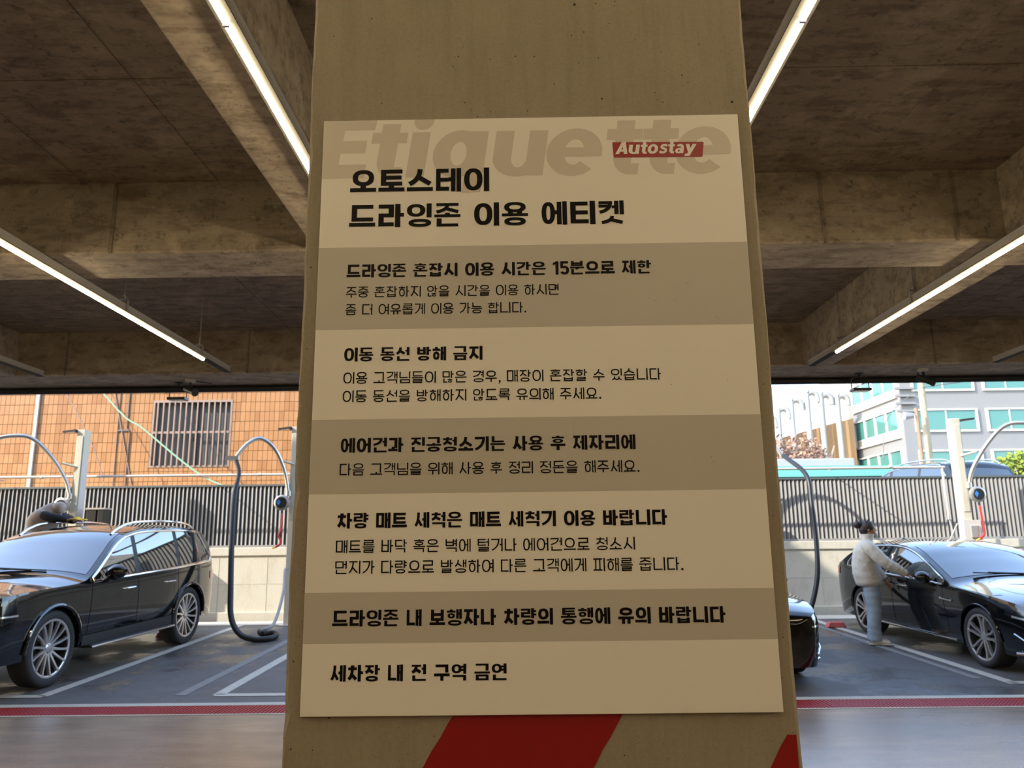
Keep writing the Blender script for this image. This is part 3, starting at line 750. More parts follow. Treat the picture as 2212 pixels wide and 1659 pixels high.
led(0.975, -5.6, 7.70, 7.08, 'long lit strip light running down behind the pillar top on its right', [-4.0, 2.19, 6.2])
led(-2.97, -5.6, 7.68, 7.05, 'lit strip light on rods crossing the left side of the picture', [-3.8, -.6, 3.3, 5.55, 6.95])
led(3.00, -5.6, 7.74, 7.10, 'lit strip light crossing the right side below the long beam', [-3.8, -.6, 2.6, 5.62, 7.0])
led(-4.93, -5.6, 7.74, 6.30, 'strip light at far left edge showing only its unlit end', [-3.8, -.6, 3.3, 5.5])
led(4.85, -5.6, 7.70, 6.30, 'strip light at far right edge showing only its unlit end', [-3.8, -.6, 3.3, 5.5])
led(-6.9, -5.6, 7.70, 6.30, 'outer strip light left of the frame edge in the garage', [-3.8, 3.3])
led(6.85, -5.6, 7.70, 6.30, 'outer strip light right of the frame edge in the garage', [-3.8, 3.3])
# black pipe along the outer edge
p = MB().tube([(-13, 8.60, 3.352), (13, 8.60, 3.352)], 0.040, 14).build('overhead_pipe', M_PIPEBLK, None, smooth=True)
tag(p, 'black pipe running along the outer edge of the ceiling above the opening', 'pipe')
# flood lights and security cameras at the opening
def flood(px, py, y, label, s=1.0):
    t = thing('flood_light', label, 'light', (px, y, BZ))
    MB().box(-.035 * s, -.03, -.012, .035 * s, .03, 0).build('mount_plate', M_BLACK, t)
    MB().tube([(0, 0, -.01), (0, 0, -.05)], .012, 8).build('stem', M_BLACK, t)
    pts = [(-.095, 0, -.185), (-.095, 0, -.075), (-.07, 0, -.05), (.07, 0, -.05), (.095, 0, -.075), (.095, 0, -.185)]
    MB().tube(pts, .006, 6).build('bracket', M_BLACK, t)
    MB().box(-.10, -.06, -.205, .10, .06, -.175).build('lamp_body', M_BLACK, t, bevel=.006)
    MB().box(-.085, -.05, -.208, .085, .05, -.2045).build('lens', M_LAMPW, t)
    return t
flood(-3.80, 0, 8.42, 'black floodlight hanging at the ceiling edge above the barred window')
flood(3.78, 0, 8.42, 'black floodlight hanging at the ceiling edge against the sky')
def cctv(x, y, rz, label):
    t = thing('security_camera', label, 'camera', (x, y, BZ), rz)
    MB().lathe([(0, 0), (0, .055), (-.02, .055), (-.03, .03), (-.03, 0)], 16, axis='z').build('ceiling_mount', M_POSTG, t, smooth=True)
    MB().tube([(0, 0, -.02), (0, 0, -.075)], .014, 8).sphere((0, 0, -.085), .028, 12, 8).build('ball_joint', M_BLACK, t, smooth=True)
    d = Vector((.5, -.75, -.35)).normalized(); c = Vector((0, 0, -.115))
    b = MB().tube([c - d * .075, c + d * .085], .036, 14).build('camera_body', M_BLACK, t, smooth=True)
    MB().tube([c + d * .080, c + d * .112], [.040, .044], 14).build('sun_hood', M_BLACK, t, smooth=True)
    MB().tube([(0.02, 0.01, -.01), (.10, .06, -.004), (.22, .10, -.006)], .006, 6).build('cable', M_BLACK, t)
cctv(-3.62, 8.30, 0.4, 'small camera on the ceiling beside the left floodlight')
cctv(4.40, 8.25, 0.9, 'small bullet camera on the ceiling right of the right floodlight')
# ================================================================== retaining wall, fence
WY = 15.4
wl = MB().box(-16, WY, -.3, 16, WY + .35, 1.40).build('wall_back', M_WALL); struct(wl)
MB().box(-16, WY - 0.03, 1.40, 16, WY + .38, 1.555).build('coping', M_WALL, wl, bevel=.01)
MB().box(-16, WY - .06, -.1, 16, WY, .34).build('wall_footing', M_WALL, wl, bevel=.01)
for x in (-8.3, -7.1, -5.9, -4.95, -4.2, 4.6, 5.8, 6.95, 8.2, 9.4): MB().box(x, WY - .004, .34, x + .012, WY + .004, 1.40).build('joint_line', M_CURB, wl)
for z in (0.86, ): MB().box(-16, WY - .003, z, 16, WY + .003, z + .010).build('pour_line', M_CURB, wl)
fn = thing('louvre_fence', 'grey vertical louvre fence on top of the concrete wall', 'fence', (0, WY + .08, 1.555))
MB().box(-12, .02, .02, 12.2, .03, 1.23).build('backing_sheet', M_SLATBK, fn)
MB().box(-12, -.035, 0.0, 12.2, .045, .045).build('bottom_rail', M_SLAT, fn)
MB().box(-12, -.035, 1.20, 12.2, .045, 1.235).build('top_rail', M_SLATBK, fn)
sm = MB().obox((0, -.004, .6225), ((.819, -.5736, 0), (.5736, .819, 0), (0, 0, 1)), (.0315, .004, .5775)).build('slat', M_SLAT, fn); sme = sm.data
bev = sm; sm.location = (-11.95, 0, 0)
k = 1; x = -11.95 + .0815
while x < 12.15 and k < 298:
    share('slat', sme, fn, (x, 0, 0)); x += .0815; k += 1
# street level behind the wall
struct(MB().box(-40, WY + .35, -.3, 60, 110, 1.50).build('floor_street', M_STREET))
# white pipe along the wall head
hp = thing('air_supply_pipe', 'white pipe on brackets running level above the fence', 'pipe', (0, 14.75, 2.90))
MB().tube([(-12, 0, .03), (8.05, 0, 0)], .024, 10).build('pipe', M_WHITEP, hp, smooth=True)
for x in (-10.3, -6.2, -2.0, 1.0, 6.1): MB().tube([(x, 0, .02), (x, .62, .02)], .012, 6).build('bracket', M_GALV, hp)
for x in (-9.2, -5.0, 3.0, 7.0): MB().tube([(x, 0, .02), (x + .06, 0, .02)], .032, 10).build('coupling', M_WHITEP, hp)
MB().tube([(8.0, 0, 0), (8.02, 0, -.92)], .022, 10).build('drop_pipe', M_WHITEP, hp, smooth=True)
MB().tube([(8.02, 0, -.90), (8.02, 0, -.98)], .030, 10).build('valve', M_GALV, hp, smooth=True)
MB().tube(spline([(8.02, 0, -.96), (8.05, -.02, -1.2), (8.12, -.02, -1.45)]), .016, 8).tube(spline([(8.15, -.03, -1.05), (8.02, -.05, -1.25), (7.86, -.04, -1.55)]), .014, 8).build('hose_end', M_HOSEG, hp, smooth=True)
# ================================================================== vacuum and air stations
def station(x, y, side, label, hose=None, full=True, arm_r=0.92, loosen=False):
    """side -1: arm arches to the left, +1: to the right"""
    g = lotz(y); t = thing('service_post', label, 'post', (x, y, g), 0)
    H = 3.78 - g
    MB().box(-.16, -.16, 0, .16, .16, .012).build('base_plate', M_POSTG, t)
    MB().box(-.075, -.11, 0, .075, .10, H).build('post_shaft', M_POST, t, bevel=.006)
    MB().box(-.055 , -.122, H * .52, .055, -.110, H - .12).build('front_cover', M_POST, t, bevel=.004)
    MB().box(-.078, -.10, 0.02, .078, .09, H - .55).build('side_plate', M_POSTG, t)
    # work lamp at the top
    lp = MB().obox((side * .20, -.10, H - .03), ((1, 0, .12), (0, 1, 0), (-.12, 0, 1)), (.12, .07, .016)).build('work_lamp', M_TRIMBLK, t)
    MB().obox((side * .20, -.10, H - .049), ((1, 0, .12), (0, 1, 0), (-.12, 0, 1)), (.095, .055, .004)).build('lamp_glass', M_LAMPW, lp)
    MB().tube([(side * .05, -.06, H - .06), (side * .14, -.10, H - .035)], .016, 8).build('lamp_bracket', M_GALV, t)
    # arched suction arm
    bx = side * .08; zb = 2.62 - g
    pts = [(bx, -.13, zb - .10), (bx + side * .09, -.16, zb + .20), (bx + side * .34, -.24, zb + .62), (bx + side * arm_r * .70, -.36, zb + .96), (bx + side * arm_r, -.50, zb + 1.00)]
    end = [(bx + side * (arm_r + .30), -.62, zb + .90), (bx + side * (arm_r + .56), -.74, zb + .62)]
    if loosen: pts = [(bx, -.13, zb - .10), (bx + side * .08, -.16, zb + .32), (bx + side * .24, -.30, zb + .72), (bx + side * .46, -.45, zb + .90), ]; end = [(bx + side * .64, -.58, zb + .80), (bx + side * .78, -.68, zb + .58), (bx + side * .82, -.70, zb + .46)]
    sp = spline(pts + end, 9)
    MB().tube(sp, .036, 14).build('arched_arm', M_ARM, t, smooth=True)
    MB().tube([(0, -.11, zb + .45), (bx + side * .17, -.21, zb + .52)], .020, 8).build('arm_strut', M_POST, t)
    MB().tube([(bx, -.13, zb - .14), (bx, -.13, zb - .04)], .050, 12).build('arm_socket', M_GALV, t, smooth=True)
    # hose reel
    rx = side * .17; rz = 2.36 - g
    r = MB().lathe([(-.055, .0), (-.055, .105), (-.035, .14), (.035, .14), (.055, .105), (.055, 0)], 24, (rx, -.20, rz)).build('hose_reel', M_GALV, t, smooth=True)
    MB().lathe([(-.060, 0), (-.060, .100), (-.052, .108)], 24, (rx, -.20, rz)).build('reel_cover', M_BLACK, r, smooth=True)
    MB().add([(rx - .085, -.262, rz), (rx - .045, -.262, rz - .055), (rx - .005, -.262, rz + .01), (rx - .045, -.262, rz + .065)], [(0, 1, 2, 3)]).build('blue_label', M_BLUE, r)
    MB().obox((rx - side * .09, -.20, rz), ((1, 0, 0), (0, 1, 0), (0, 0, 1)), (.05, .02, .02)).build('reel_bracket', M_GALV, r)
    if full:
        MB().tube([(rx, -.20, rz - .15), (rx + .01, -.21, rz - .22)], .014, 8).build('hose_stopper', M_BLACK, t)
        MB().tube(spline([(rx + .01, -.21, rz - .20), (rx + .02, -.22, rz - .45), (rx + side * .03, -.22, rz - .60)]), .019, 8).build('red_coil_hose', M_REDHOSE, t, smooth=True)
        MB().tube(spline([(rx + side * .03, -.22, rz - .60), (rx + .02, -.22, rz - .72), (rx - .07, -.22, rz - .80)]), .020, 8).build('air_gun', M_REDHOSE, t, smooth=True)
        MB().tube([(rx - .05, -.22, rz - .79), (rx - .13, -.22, rz - .82)], .014, 8).build('air_gun_nozzle', M_YEL, t)
    return t
s1 = station(-8.28, 14.5, -1, 'service post behind the roof of the black SUV', full=False, arm_r=.95)
s2 = station(-4.21, 14.5, -1, 'service post whose black hose loops to the ground beside the pillar', loosen=True)
# its long hose, hanging from the arm tip down to the ground and back to the post
def P(px, py, Y):
    d = CR @ Vector((px - 1106, -(py - 829.5), -F)); return Vector((0, 0, CAMZ)) + d * (Y / d.y)
hp_ = [(-5.10, 13.80, 3.12), (-4.98, 13.68, 2.85), (-4.97, 13.50, 2.45), (-4.86, 13.20, 1.66), (-4.72, 12.90, .90), (-4.62, 12.72, .48), (-4.42, 12.58, .24), (-4.16, 12.52, .165), (-3.98, 12.56, .165), (-3.90, 12.70, .18), (-3.94, 12.88, .20), (-4.06, 12.96, .205), (-4.17, 12.90, .205), (-4.16, 12.78, .26), (-4.06, 12.86, .30), (-4.08, 13.2, .34), (-4.13, 13.6, .52), (-4.17, 13.95, .84), (-4.24, 14.2, 1.14), (-4.24, 14.36, 1.18)]
g2 = lotz(14.5)
hl = [(x + 4.21, y - 14.5, z - g2) for x, y, z in hp_]
sp = spline(hl, 8)
MB().tube(sp[:104], [.045 if i > 12 else .036 for i in range(104)], 12).build('suction_hose', M_HOSE, s2, smooth=True)
MB().tube(sp[103:], .026, 12).build('hose_tail', M_HOSEG, s2, smooth=True)
MB().obox((hl[0][0] - .06, hl[0][1], hl[0][2] + .02), ((1, 0, 0), (0, 1, 0), (0, 0, 1)), (.12, .04, .035)).build('arm_clamp', M_GALV, s2)
s3 = station(3.99, 15.12, 1, 'service post hidden behind the pillar with its hose at the right edge', loosen=True, full=False)
h3 = [(4.90, 14.38, 3.12), (5.0, 13.6, 2.7), (4.98, 13.4, 2.2), (4.93, 13.2, 1.5), (4.80, 13.0, .9), (4.5, 12.8, .35), (4.1, 12.8, .19), (3.8, 13.1, .2), (3.9, 13.9, .8), (3.98, 14.97, 1.3)]
MB().tube(spline([(x - 3.99, y - 15.12, z - lotz(15.12)) for x, y, z in h3], 8), .04, 12).build('suction_hose', M_HOSE, s3, smooth=True)
s4 = station(8.17, 14.5, 1, 'service post rising behind the roof of the black sedan')
MB().box(-.11, -.14, 1.35, .20, -.115, 1.72).build('notice_plate', M_POSTG, s4)
MB().box(.0, -.17, 1.40, .16, -.14, 1.62).build('holster_box', M_GALV, s4, bevel=.01)
# black utility boxes on a pale cabinet beside the left post
ub = thing('coin_machine', 'pale cabinet topped by black box between the left post and fence', 'machine', (-7.86, 14.5, lotz(14.5)))
MB().box(-.15, -.10, 0, .15, .12, 1.78).build('cabinet', M_POST, ub, bevel=.01)
MB().box(-.16, -.13, 1.80, .02, .10, 2.10).box(.05, -.13, 1.80, .16, .10, 2.10).build('black_box', M_BLACK, ub, bevel=.008)
MB().box(-.18, -.14, 2.10, .18, .12, 2.13).build('cap', M_GALV, ub)
# pink wheel stops on the ground by the rear wheels
def wstop(x, y, label):
    t = tag(MB().prism([(-.16, 0), (.16, 0), (.12, .085), (-.12, .085)], -.07, .07).build('wheel_stop', M_PINK, None, bevel=.012), label, 'wheel stop')
    t.location = (x, y, lotz(y) + .003)
wstop(-5.80, 13.10, 'red block on the ground behind the rear wheel of the SUV')
wstop(5.22, 13.45, 'pinkish red block on the ground behind the rear wheel of the sedan')
# ================================================================== brown tiled building, left
BY = 19.0
bb = thing('tiled_building', 'orange brown tiled building behind the fence on the left', 'building', (0, BY, 1.5))
WX0, WX1, WZ0, WZ1 = -9.17, -7.17, 3.50 - 1.5, 5.19 - 1.5
MB().box(-16, 0, 0, WX0, .3, 8).box(WX1, 0, 0, -3.0, .3, 8).box(WX0, 0, 0, WX1, .3, WZ0).box(WX0, 0, WZ1, WX1, .3, 8).box(-16, .3, 0, -3.0, .5, 8).build('grout_wall', M_GROUT, bb)
TW, TH = .1215, .2450; tiles = []; cut = []
x = -15.95
while x < -3.1:
    z = .93
    while z < 5.6:
        if not (x + TW > WX0 - .01 and x < WX1 + .01 and z + TH > WZ0 - .005 and z < WZ1 + .005):
            tiles.append((x, z))
        else:
            for cx0, cx1, cz0, cz1 in ((x, min(x + TW, WX0), z, z + TH), (max(x, WX1), x + TW, z, z + TH), (max(x, WX0), min(x + TW, WX1), z, min(z + TH, WZ0)), (max(x, WX0), min(x + TW, WX1), max(z, WZ1), z + TH)):
                if cx1 - cx0 > .02 and cz1 - cz0 > .02: cut.append((cx0, cx1, cz0, cz1))
        z += TH
    x += TW
random.seed(3)
tme = []
for i, mm in enumerate(M_TILE):
    b = MB(); e = .004
    b.box(0, -.014, 0, TW - .009, 0.002, TH - .011); me = bpy.data.meshes.new('tile'); me.from_pydata(b.v, [], b.f); me.materials.append(mm); tme.append(me)
def tcol(x, z):
    r = random.random(); c = math.sin(int(x / TW) * 1.7) * .2
    if -11.62 < x < -11.35 or -9.9 < x < -9.75: return 2
    return 0 if r + c < .42 else (1 if r < .85 else 2)
vis = sorted([t for t in tiles if -13.2 < t[0] < -5.4 and 1.45 < t[1] < 4.2], key=lambda t: abs(t[0] + 8.2) * .8 + abs(t[1] - 2.9))
near = set(vis[:296]); mb = [MB(), MB(), MB()]
for t in tiles:
    c = tcol(*t)
    if t in near: share('tile', tme[c], bb, (t[0], random.uniform(-.002, .001), t[1]))
    else: mb[c].box(t[0], -.012, t[1], t[0] + TW - .009, .002, t[1] + TH - .011)
for q in cut: mb[1].box(q[0], -.012, q[2], q[1] - .012, .002, q[3] - .014)
allm = MB()
for c in range(3): allm.cur = c; allm.add(mb[c].v, mb[c].f)
o = allm.build('tile_field', M_TILE, bb, fix=False); o['kind'] = 'stuff'
wn = MB().box(WX0, -.02, WZ0, WX0 + .05, .10, WZ1).box(WX1 - .05, -.02, WZ0, WX1, .10, WZ1).box(WX0 + .05, -.02, WZ0, WX1 - .05, .10, WZ0 + .05).box(WX0 + .05, -.02, WZ1 - .06, WX1 - .05, .10, WZ1).build('window', M_WFR, bb)
MB().box(WX0 + .05, .12, WZ0 + .05, (WX0 + WX1) / 2 + .03, .13, WZ1 - .06).build('pane', M_WGL, wn)
MB().box((WX0 + WX1) / 2 + .03, .15, WZ0 + .05, WX1 - .05, .16, WZ1 - .06).build('pane', M_WGL, wn)
MB().box((WX0 + WX1) / 2 + .01, .10, WZ0 + .05, (WX0 + WX1) / 2 + .09, .18, WZ1 - .06).build('mullion', M_TRIMBLK, wn)
MB().box(WX0 + .05, -.03, (WZ0 + WZ1) / 2 - .0, WX1 - .05, -.005, (WZ0 + WZ1) / 2 + .055).build('cross_bar', M_BAR, wn)
for i in range(14):
    xx = WX0 + .135 + i * .1425
    if xx < WX1 - .06: MB().box(xx - .017, -.045, WZ0 + .03, xx + .017, -.015, WZ1 - .05).build('window_bar', M_BAR, wn)
MB().box(-12.12, -.06, 0, -12.04, -.012, 7).build('downpipe', M_WHITEP, bb)
for i, (a, b_, r) in enumerate((((-10.35, -.03, 4.6), (-9.55, -.03, 1.6), .012), ((-10.02, -.03, 4.9), (-10.0, -.03, 1.5), .010))):
    MB().tube([a, b_], r, 6).build('wall_cable', M_BAR if i == 0 else M_WIRE, bb)
MB().tube([(-9.78, -.03, 5), (-9.78, -.03, 3.0), (-9.70, -.03, 2.9), (-9.70, -.03, 1.3)], .012, 6).build('wall_cable', M_WIRE, bb)
MB().box(-10.02, -.04, 2.92, -9.72, -.012, 2.96).build('cable_tray', M_WIRE, bb)
# rope and cables in front of the left building (they cast shadows on the tiles)
def cable(name, pts, r, m, label, cat='cable'):
    P0 = Vector(pts[0]); o = MB().tube([Vector(p) - P0 for p in spline(pts, 6)], r, 6).build(name, m, None, smooth=True); o.location = P0
    return tag(o, label, cat)
cable('rope', [(-13.5, 17.6, 9.5), (-9.6, 17.5, 5.05), (-8.6, 17.5, 4.22), (-7.2, 17.5, 3.15), (-6.1, 17.5, 2.72)], .019, M_ROPE, 'pale green rope slanting down across the barred window', 'rope')
cable('overhead_cable', [(-12.6, 18.2, 7.6), (-10.9, 18.2, 5.2), (-10.0, 18.2, 3.6), (-9.6, 18.2, 2.2)], .013, M_BAR, 'thin tan cable slanting down the tiled wall left of the window')
# ================================================================== pale building with teal windows, right
RX, RYY = 27.5, 55.0
rb = thing('office_building', 'pale office building with teal windows behind the parked street cars', 'building', (RX, RYY, 1.5))
MB().box(0, 0, 0, 24, 14.5, 15).build('facade', M_BLDW, rb)
def win_front(x0, z0, w, h, n, name='window'):
    fr = MB()
    fr.box(x0 - .15, -.14, z0 - .15, x0 + w + .15, 0, z0).box(x0 - .15, -.14, z0 + h, x0 + w + .15, 0, z0 + h + .12).box(x0 - .15, -.14, z0, x0, 0, z0 + h).box(x0 + w, -.14, z0, x0 + w + .15, 0, z0 + h)
    for i in range(1, n): fr.box(x0 + w * i / n - .04, -.10, z0, x0 + w * i / n + .04, 0, z0 + h)
    f_ = fr.build(name, M_WHITEP, rb)
    for i in range(n): MB().box(x0 + w * i / n + .03, -.05, z0 + .03, x0 + w * (i + 1) / n - .03, -.005, z0 + h - .03).build('pane', M_TEAL, f_)
    return f_
def win_side(y0, z0, w, h, n):
    fr = MB()
    fr.box(-.16, y0 - .15, z0 - .15, 0, y0 + w + .15, z0).box(-.16, y0 - .15, z0 + h, 0, y0 + w + .15, z0 + h + .12).box(-.16, y0 - .15, z0, 0, y0, z0 + h).box(-.16, y0 + w, z0, 0, y0 + w + .15, z0 + h)
    for i in range(1, n): fr.box(-.12, y0 + w * i / n - .12, z0, 0, y0 + w * i / n + .12, z0 + h)
    f_ = fr.build('window', M_WHITEP, rb)
    for i in range(n):
        MB().box(-.05, y0 + w * i / n + .04, z0 + .55, -.005, y0 + w * (i + 1) / n - .04, z0 + h - .03).build('pane', M_TEAL, f_)
    MB().box(-.06, y0, z0 + .45, -.01, y0 + w, z0 + .55).build('transom', M_WHITEP, f_)
    MB().box(-.04, y0 + .1, z0 + .03, -.004, y0 + w - .1, z0 + .45).build('pane', M_BLIND, f_)
    return f_
for k in range(4):
    z = 1.7 + 2.95 * k + (0.0 if k < 2 else .0)
    win_front(.95, z + 0.0, 4.2, 1.40, 2); win_front(6.05, z, 4.6, 1.40, 3); win_front(11.6, z, 4.4, 1.40, 3); win_front(17, z, 4.4, 1.40, 3)
    win_side(.6, z - .35, 7.2, 1.95, 4)
sw = MB().box(-.10, 8.6, 1.0, 0, 10.6, 12.2).build('stair_window', M_BLIND, rb)
for z in (2.2, 3.6, 5, 6.4, 7.8, 9.2): MB().box(-.13, 8.5, z, -.08, 10.7, z + .08).build('stair_window_bar', M_WHITEP, sw)
MB().box(-.35, 8.3, 0, -.02, 8.8, 6.2).build('white_duct', M_WHITEP, rb)
for k in range(4): MB().box(-.5, -.3, 8.9 + k * .55, .9, -.05, 9.05 + k * .55).build('corner_rail', M_BLDW, rb)
# low roofed building, bushes and duct stacks farther left of it
hb = thing('duct_building', 'ochre building with tall white hooked ducts at the left of the sky gap', 'building', (22.6, 62.0, 1.5))
MB().add([(-9, 0, 0), (4.4, 0, 0), (4.4, 6, 0), (-9, 6, 0), (-9, 0, 6.2), (4.4, 0, 9.6), (4.4, 6, 9.6), (-9, 6, 6.2)], [(0, 3, 2, 1), (4, 5, 6, 7), (0, 1, 5, 4), (1, 2, 6, 5), (2, 3, 7, 6), (3, 0, 4, 7)]).build('walls', M_OCHRE, hb)
for i, (x, top) in enumerate(((-3.0, 9.6), (-1.9, 10.3), (-0.8, 11.0), (.5, 11.6), (1.6, 11.4), (2.9, 11.3))):
    MB().tube(spline([(x, -.8, 4.8), (x, -.8, top - .5), (x + .15, -.8, top - .1), (x + .5, -.8, top), (x + .8, -.8, top - .25), (x + .85, -.8, top - .8)], 4), .24, 10).build('duct', M_DUCT, hb, smooth=True)
tb = thing('low_shed', 'low shed with turquoise fascia behind the fence right of the pillar', 'shed', (15.6, 38.0, 1.5))
MB().box(-8, 0, 0, 3.1, 5, 3.0).build('walls', M_BLDW, tb)
MB().box(-8.2, -.3, 3.05, 3.3, 5.2, 3.55).build('turquoise_fascia', M_TEALBAND, tb)
MB().box(-8, .4, 3.55, 1.0, 4, 4.0).build('roof_cover', M_DUCT, tb, bevel=.08)
# shrubs on the slope: clustered leaf tufts
def foliage(name, n, box_, m, parent, size, seed=1):
    random.seed(seed); b = MB()
    for i in range(n):
        while True:
            u = Vector([random.uniform(-1, 1) for _ in range(3)])
            if .35 < u.length <= 1: break
        c = Vector((u.x * box_[0], u.y * box_[1], abs(u.z) * box_[2])); a = Vector([random.gauss(0, 1) for _ in range(3)]).normalized(); d = a.orthogonal().normalized(); s = size * random.uniform(.5, 1.2)
        b.add([c + a * s, c + d * s * .6, c - a * s, c - d * s * .6], [(0, 1, 2, 3)])
    o = b.build(name, m, parent, fix=False); return o
for i, (x, y, sx, sz, lb) in enumerate(((15.1, 45.5, 2.0, 6.3, 'brown leafless shrubs just right of the pillar above the turquoise fascia'), (18.6, 51, 2.2, 7.0, 'brown leafless shrubs below the white ducts'), (21.2, 55.5, 1.8, 7.2, 'brown leafless shrubs against the pale building corner'))):
    sh = thing('dry_shrub', lb, 'shrub', (x, y, 1.5))
    foliage('twigs', 5200, (sx, 1.4, sz), M_BRUSH, sh, .15, 20 + i)['kind'] = 'stuff'
    for k in range(6): MB().tube([(0, 0, 0), (random.uniform(-1, 1) * sx * .4, 0, sz * .5), (random.uniform(-1, 1) * sx * .8, 0, sz * .92)], [.06, .04, .015], 5).build('branch', M_BRANCH, sh)
gs = thing('round_bush', 'bright green rounded bush over bare stems at the right edge', 'bush', (14.35, 22.0, 1.5))
foliage('foliage', 2600, (1.25, .8, .95), M_LEAF, gs, .075, 7)['kind'] = 'stuff'
[o for o in bpy.data.objects if o.parent == gs][0].location = (0, 0, 1.55)
for k in range(9):
    a = random.uniform(-1, 1); MB().tube([(a * .25, 0, 0), (a * .5, -.3, 1.0), (a * 1.05, -.6, 1.95)], [.035, .025, .012], 5).build('stem', M_BRANCH, gs)
def pole(x, y, z1, r, m, label, lean=0):
    o = MB().tube([(0, 0, 0), (lean, 0, z1)], [r, r * .82], 14).build('pole_shaft', m, None, smooth=True)
    t = thing('utility_pole', label, 'pole', (x, y, 1.5)); o.parent = t; return t
u1 = pole(15.85, 30, 12, .135, M_POLE, 'thick pale concrete utility pole rising above the parked street SUV')
MB().tube([(-.6, 0, 6.1), (.8, 0, 6.2)], .04, 6).build('cross_arm', M_GALV, u1)
MB().tube([(.55, -.2, 6.3), (.55, -.2, 6.75)], .16, 10).build('junction_box', M_POLE, u1)
u2 = pole(15.35, 29.6, 5.0, .075, M_RUST, 'thin rusty pole standing left of the thick utility pole')
MB().tube([(-.5, 0, 4.7), (-.15, 0, 4.72)], [.16, .10], 10).build('loudspeaker', M_DUCT, u2)
cable('overhead_cable', [(15.8, 29.8, 7.55), (19.5, 29, 8.15), (26, 28, 9.8)], .022, M_WIRE, 'upper of two grey wires rising right from the utility pole')
cable('overhead_cable', [(15.8, 29.8, 7.35), (20, 29.5, 7.9), (26, 29, 9.0)], .022, M_WIRE, 'lower of two grey wires rising right from the utility pole')
cable('overhead_cable', [(15.6, 29.8, 7.3), (12.5, 26, 5.6), (10.3, 22, 3.8)], .014, M_WIRE, 'thin wire sagging left across the pale building front')
# ================================================================== cars
class Car:
    def __init__(s, zt, W, zb, crown, tumble, axles, rw, ra, sill, wheel_w=.25):
        s.zt, s.W, s.zb, s.crown = pchip(zt), pchip(W), pchip(zb), pchip(crown)
        s.tumble = tumble; s.ax = axles; s.rw = rw; s.ra = ra; s.sill = sill; s.xf = max(k[0] for k in zt); s.xr = min(k[0] for k in zt)
    def side(s, x, z):
        w = s.W(x); zb = s.zb(x)
        if z <= zb:
            t = max(0, (z - .2) / (zb - .2)); return w * (1 - .07 * (1 - t) ** 2 - .035 * t ** 3)
        d = z - zb; return w * .965 - s.tumble * d - .10 * d * d
    def corner(s, x):
        return max(s.zt(x) - s.crown(x), s.zb(x) + .004 if s.zt(x) > s.zb(x) + .02 else s.zt(x) - .015)
    def top(s, x, y):
        zc = s.corner(x); yc = s.side(x, zc); t = min(1, abs(y) / max(yc, .01)); return s.zt(x) - (s.zt(x) - zc) * t ** 2.4
    def low(s, x):
        z = s.sill
        for a in s.ax:
            d = abs(x - a)
            if d < s.ra - 1e-6: z = max(z, s.rw + math.sqrt(s.ra ** 2 - d * d))
        return z
    def stations(s):
        xs = set(); x = s.xr
        while x < s.xf: xs.add(round(x, 4)); x += .06
        xs.add(s.xf)
        for k in range(8): xs.add(round(s.xf - .012 * k * k * .6, 4)); xs.add(round(s.xr + .012 * k * k * .6, 4))
        for a in s.ax:
            for k in range(25):
                xs.add(round(a + s.ra * math.cos(PI * k / 24) * .9999, 5))
            xs.add(round(a + s.ra + .0015, 5)); xs.add(round(a - s.ra - .0015, 5))
        xs = sorted(xs); o = [xs[0]]
        for v in xs[1:]:
            if v - o[-1] > .0012: o.append(v)
        return o
    def section(s, x):
        zl, zb, zc = s.low(x), s.zb(x), s.corner(x)
        zb = min(zb, zc - .003) if zc < s.zb(x) else zb
        pts = [(s.side(x, zl) - .05, zl)]
        for i in range(10): z = zl + (zb - zl) * i / 9; pts.append((s.side(x, z), z))
        for i in range(1, 7): z = zb + (zc - zb) * i / 6; pts.append((s.side(x, z), z))
        yc = s.side(x, zc)
        for i in range(1, 11):
            y = yc * (1 - (i / 10)) ** .85 if i < 10 else 0; pts.append((y, s.top(x, y)))
        return pts
    def body(s, m, parent):
        rows = []
        for x in s.stations():
            h = s.section(x); rows.append([(x, -y, z) for y, z in h] + [(x, y, z) for y, z in h[-2::-1]])
        b = MB().grid(rows)
        for r in (rows[0], rows[-1]):
            n = len(r) // 2
            for i in range(n): b.add([r[i], r[i + 1], r[-2 - i], r[-1 - i]], [(0, 1, 2, 3)])
        return b.build('body', m, parent, smooth=32)
    def side_patch(s, x0, x1, lo, hi, off, n=24, k=6, sg=1):
        rows = []
        for i in range(n + 1):
            x = x0 + (x1 - x0) * i / n; a, b = lo(x), max(hi(x), lo(x) + .004)
            rows.append([(x, sg * (s.side(x, a + (b - a) * j / k) + off), a + (b - a) * j / k) for j in range(k + 1)])
        return rows
    def top_patch(s, x0, x1, yf, off, n=20, k=16):
        rows = []
        for i in range(n + 1):
            x = x0 + (x1 - x0) * i / n; ym = yf(x)
            rows.append([(x, ym * (2 * j / k - 1), s.top(x, ym * (2 * j / k - 1)) + off) for j in range(k + 1)])
        return rows
def outline(s, x0, x1, lo, hi, off, sg, n=30):
    p = []
    for i in range(n + 1): x = x0 + (x1 - x0) * i / n; z = lo(x); p.append((x, sg * (s.side(x, z) + off), z))
    for i in range(n, -1, -1): x = x0 + (x1 - x0) * i / n; z = max(hi(x), lo(x) + .004); p.append((x, sg * (s.side(x, z) + off), z))
    return p
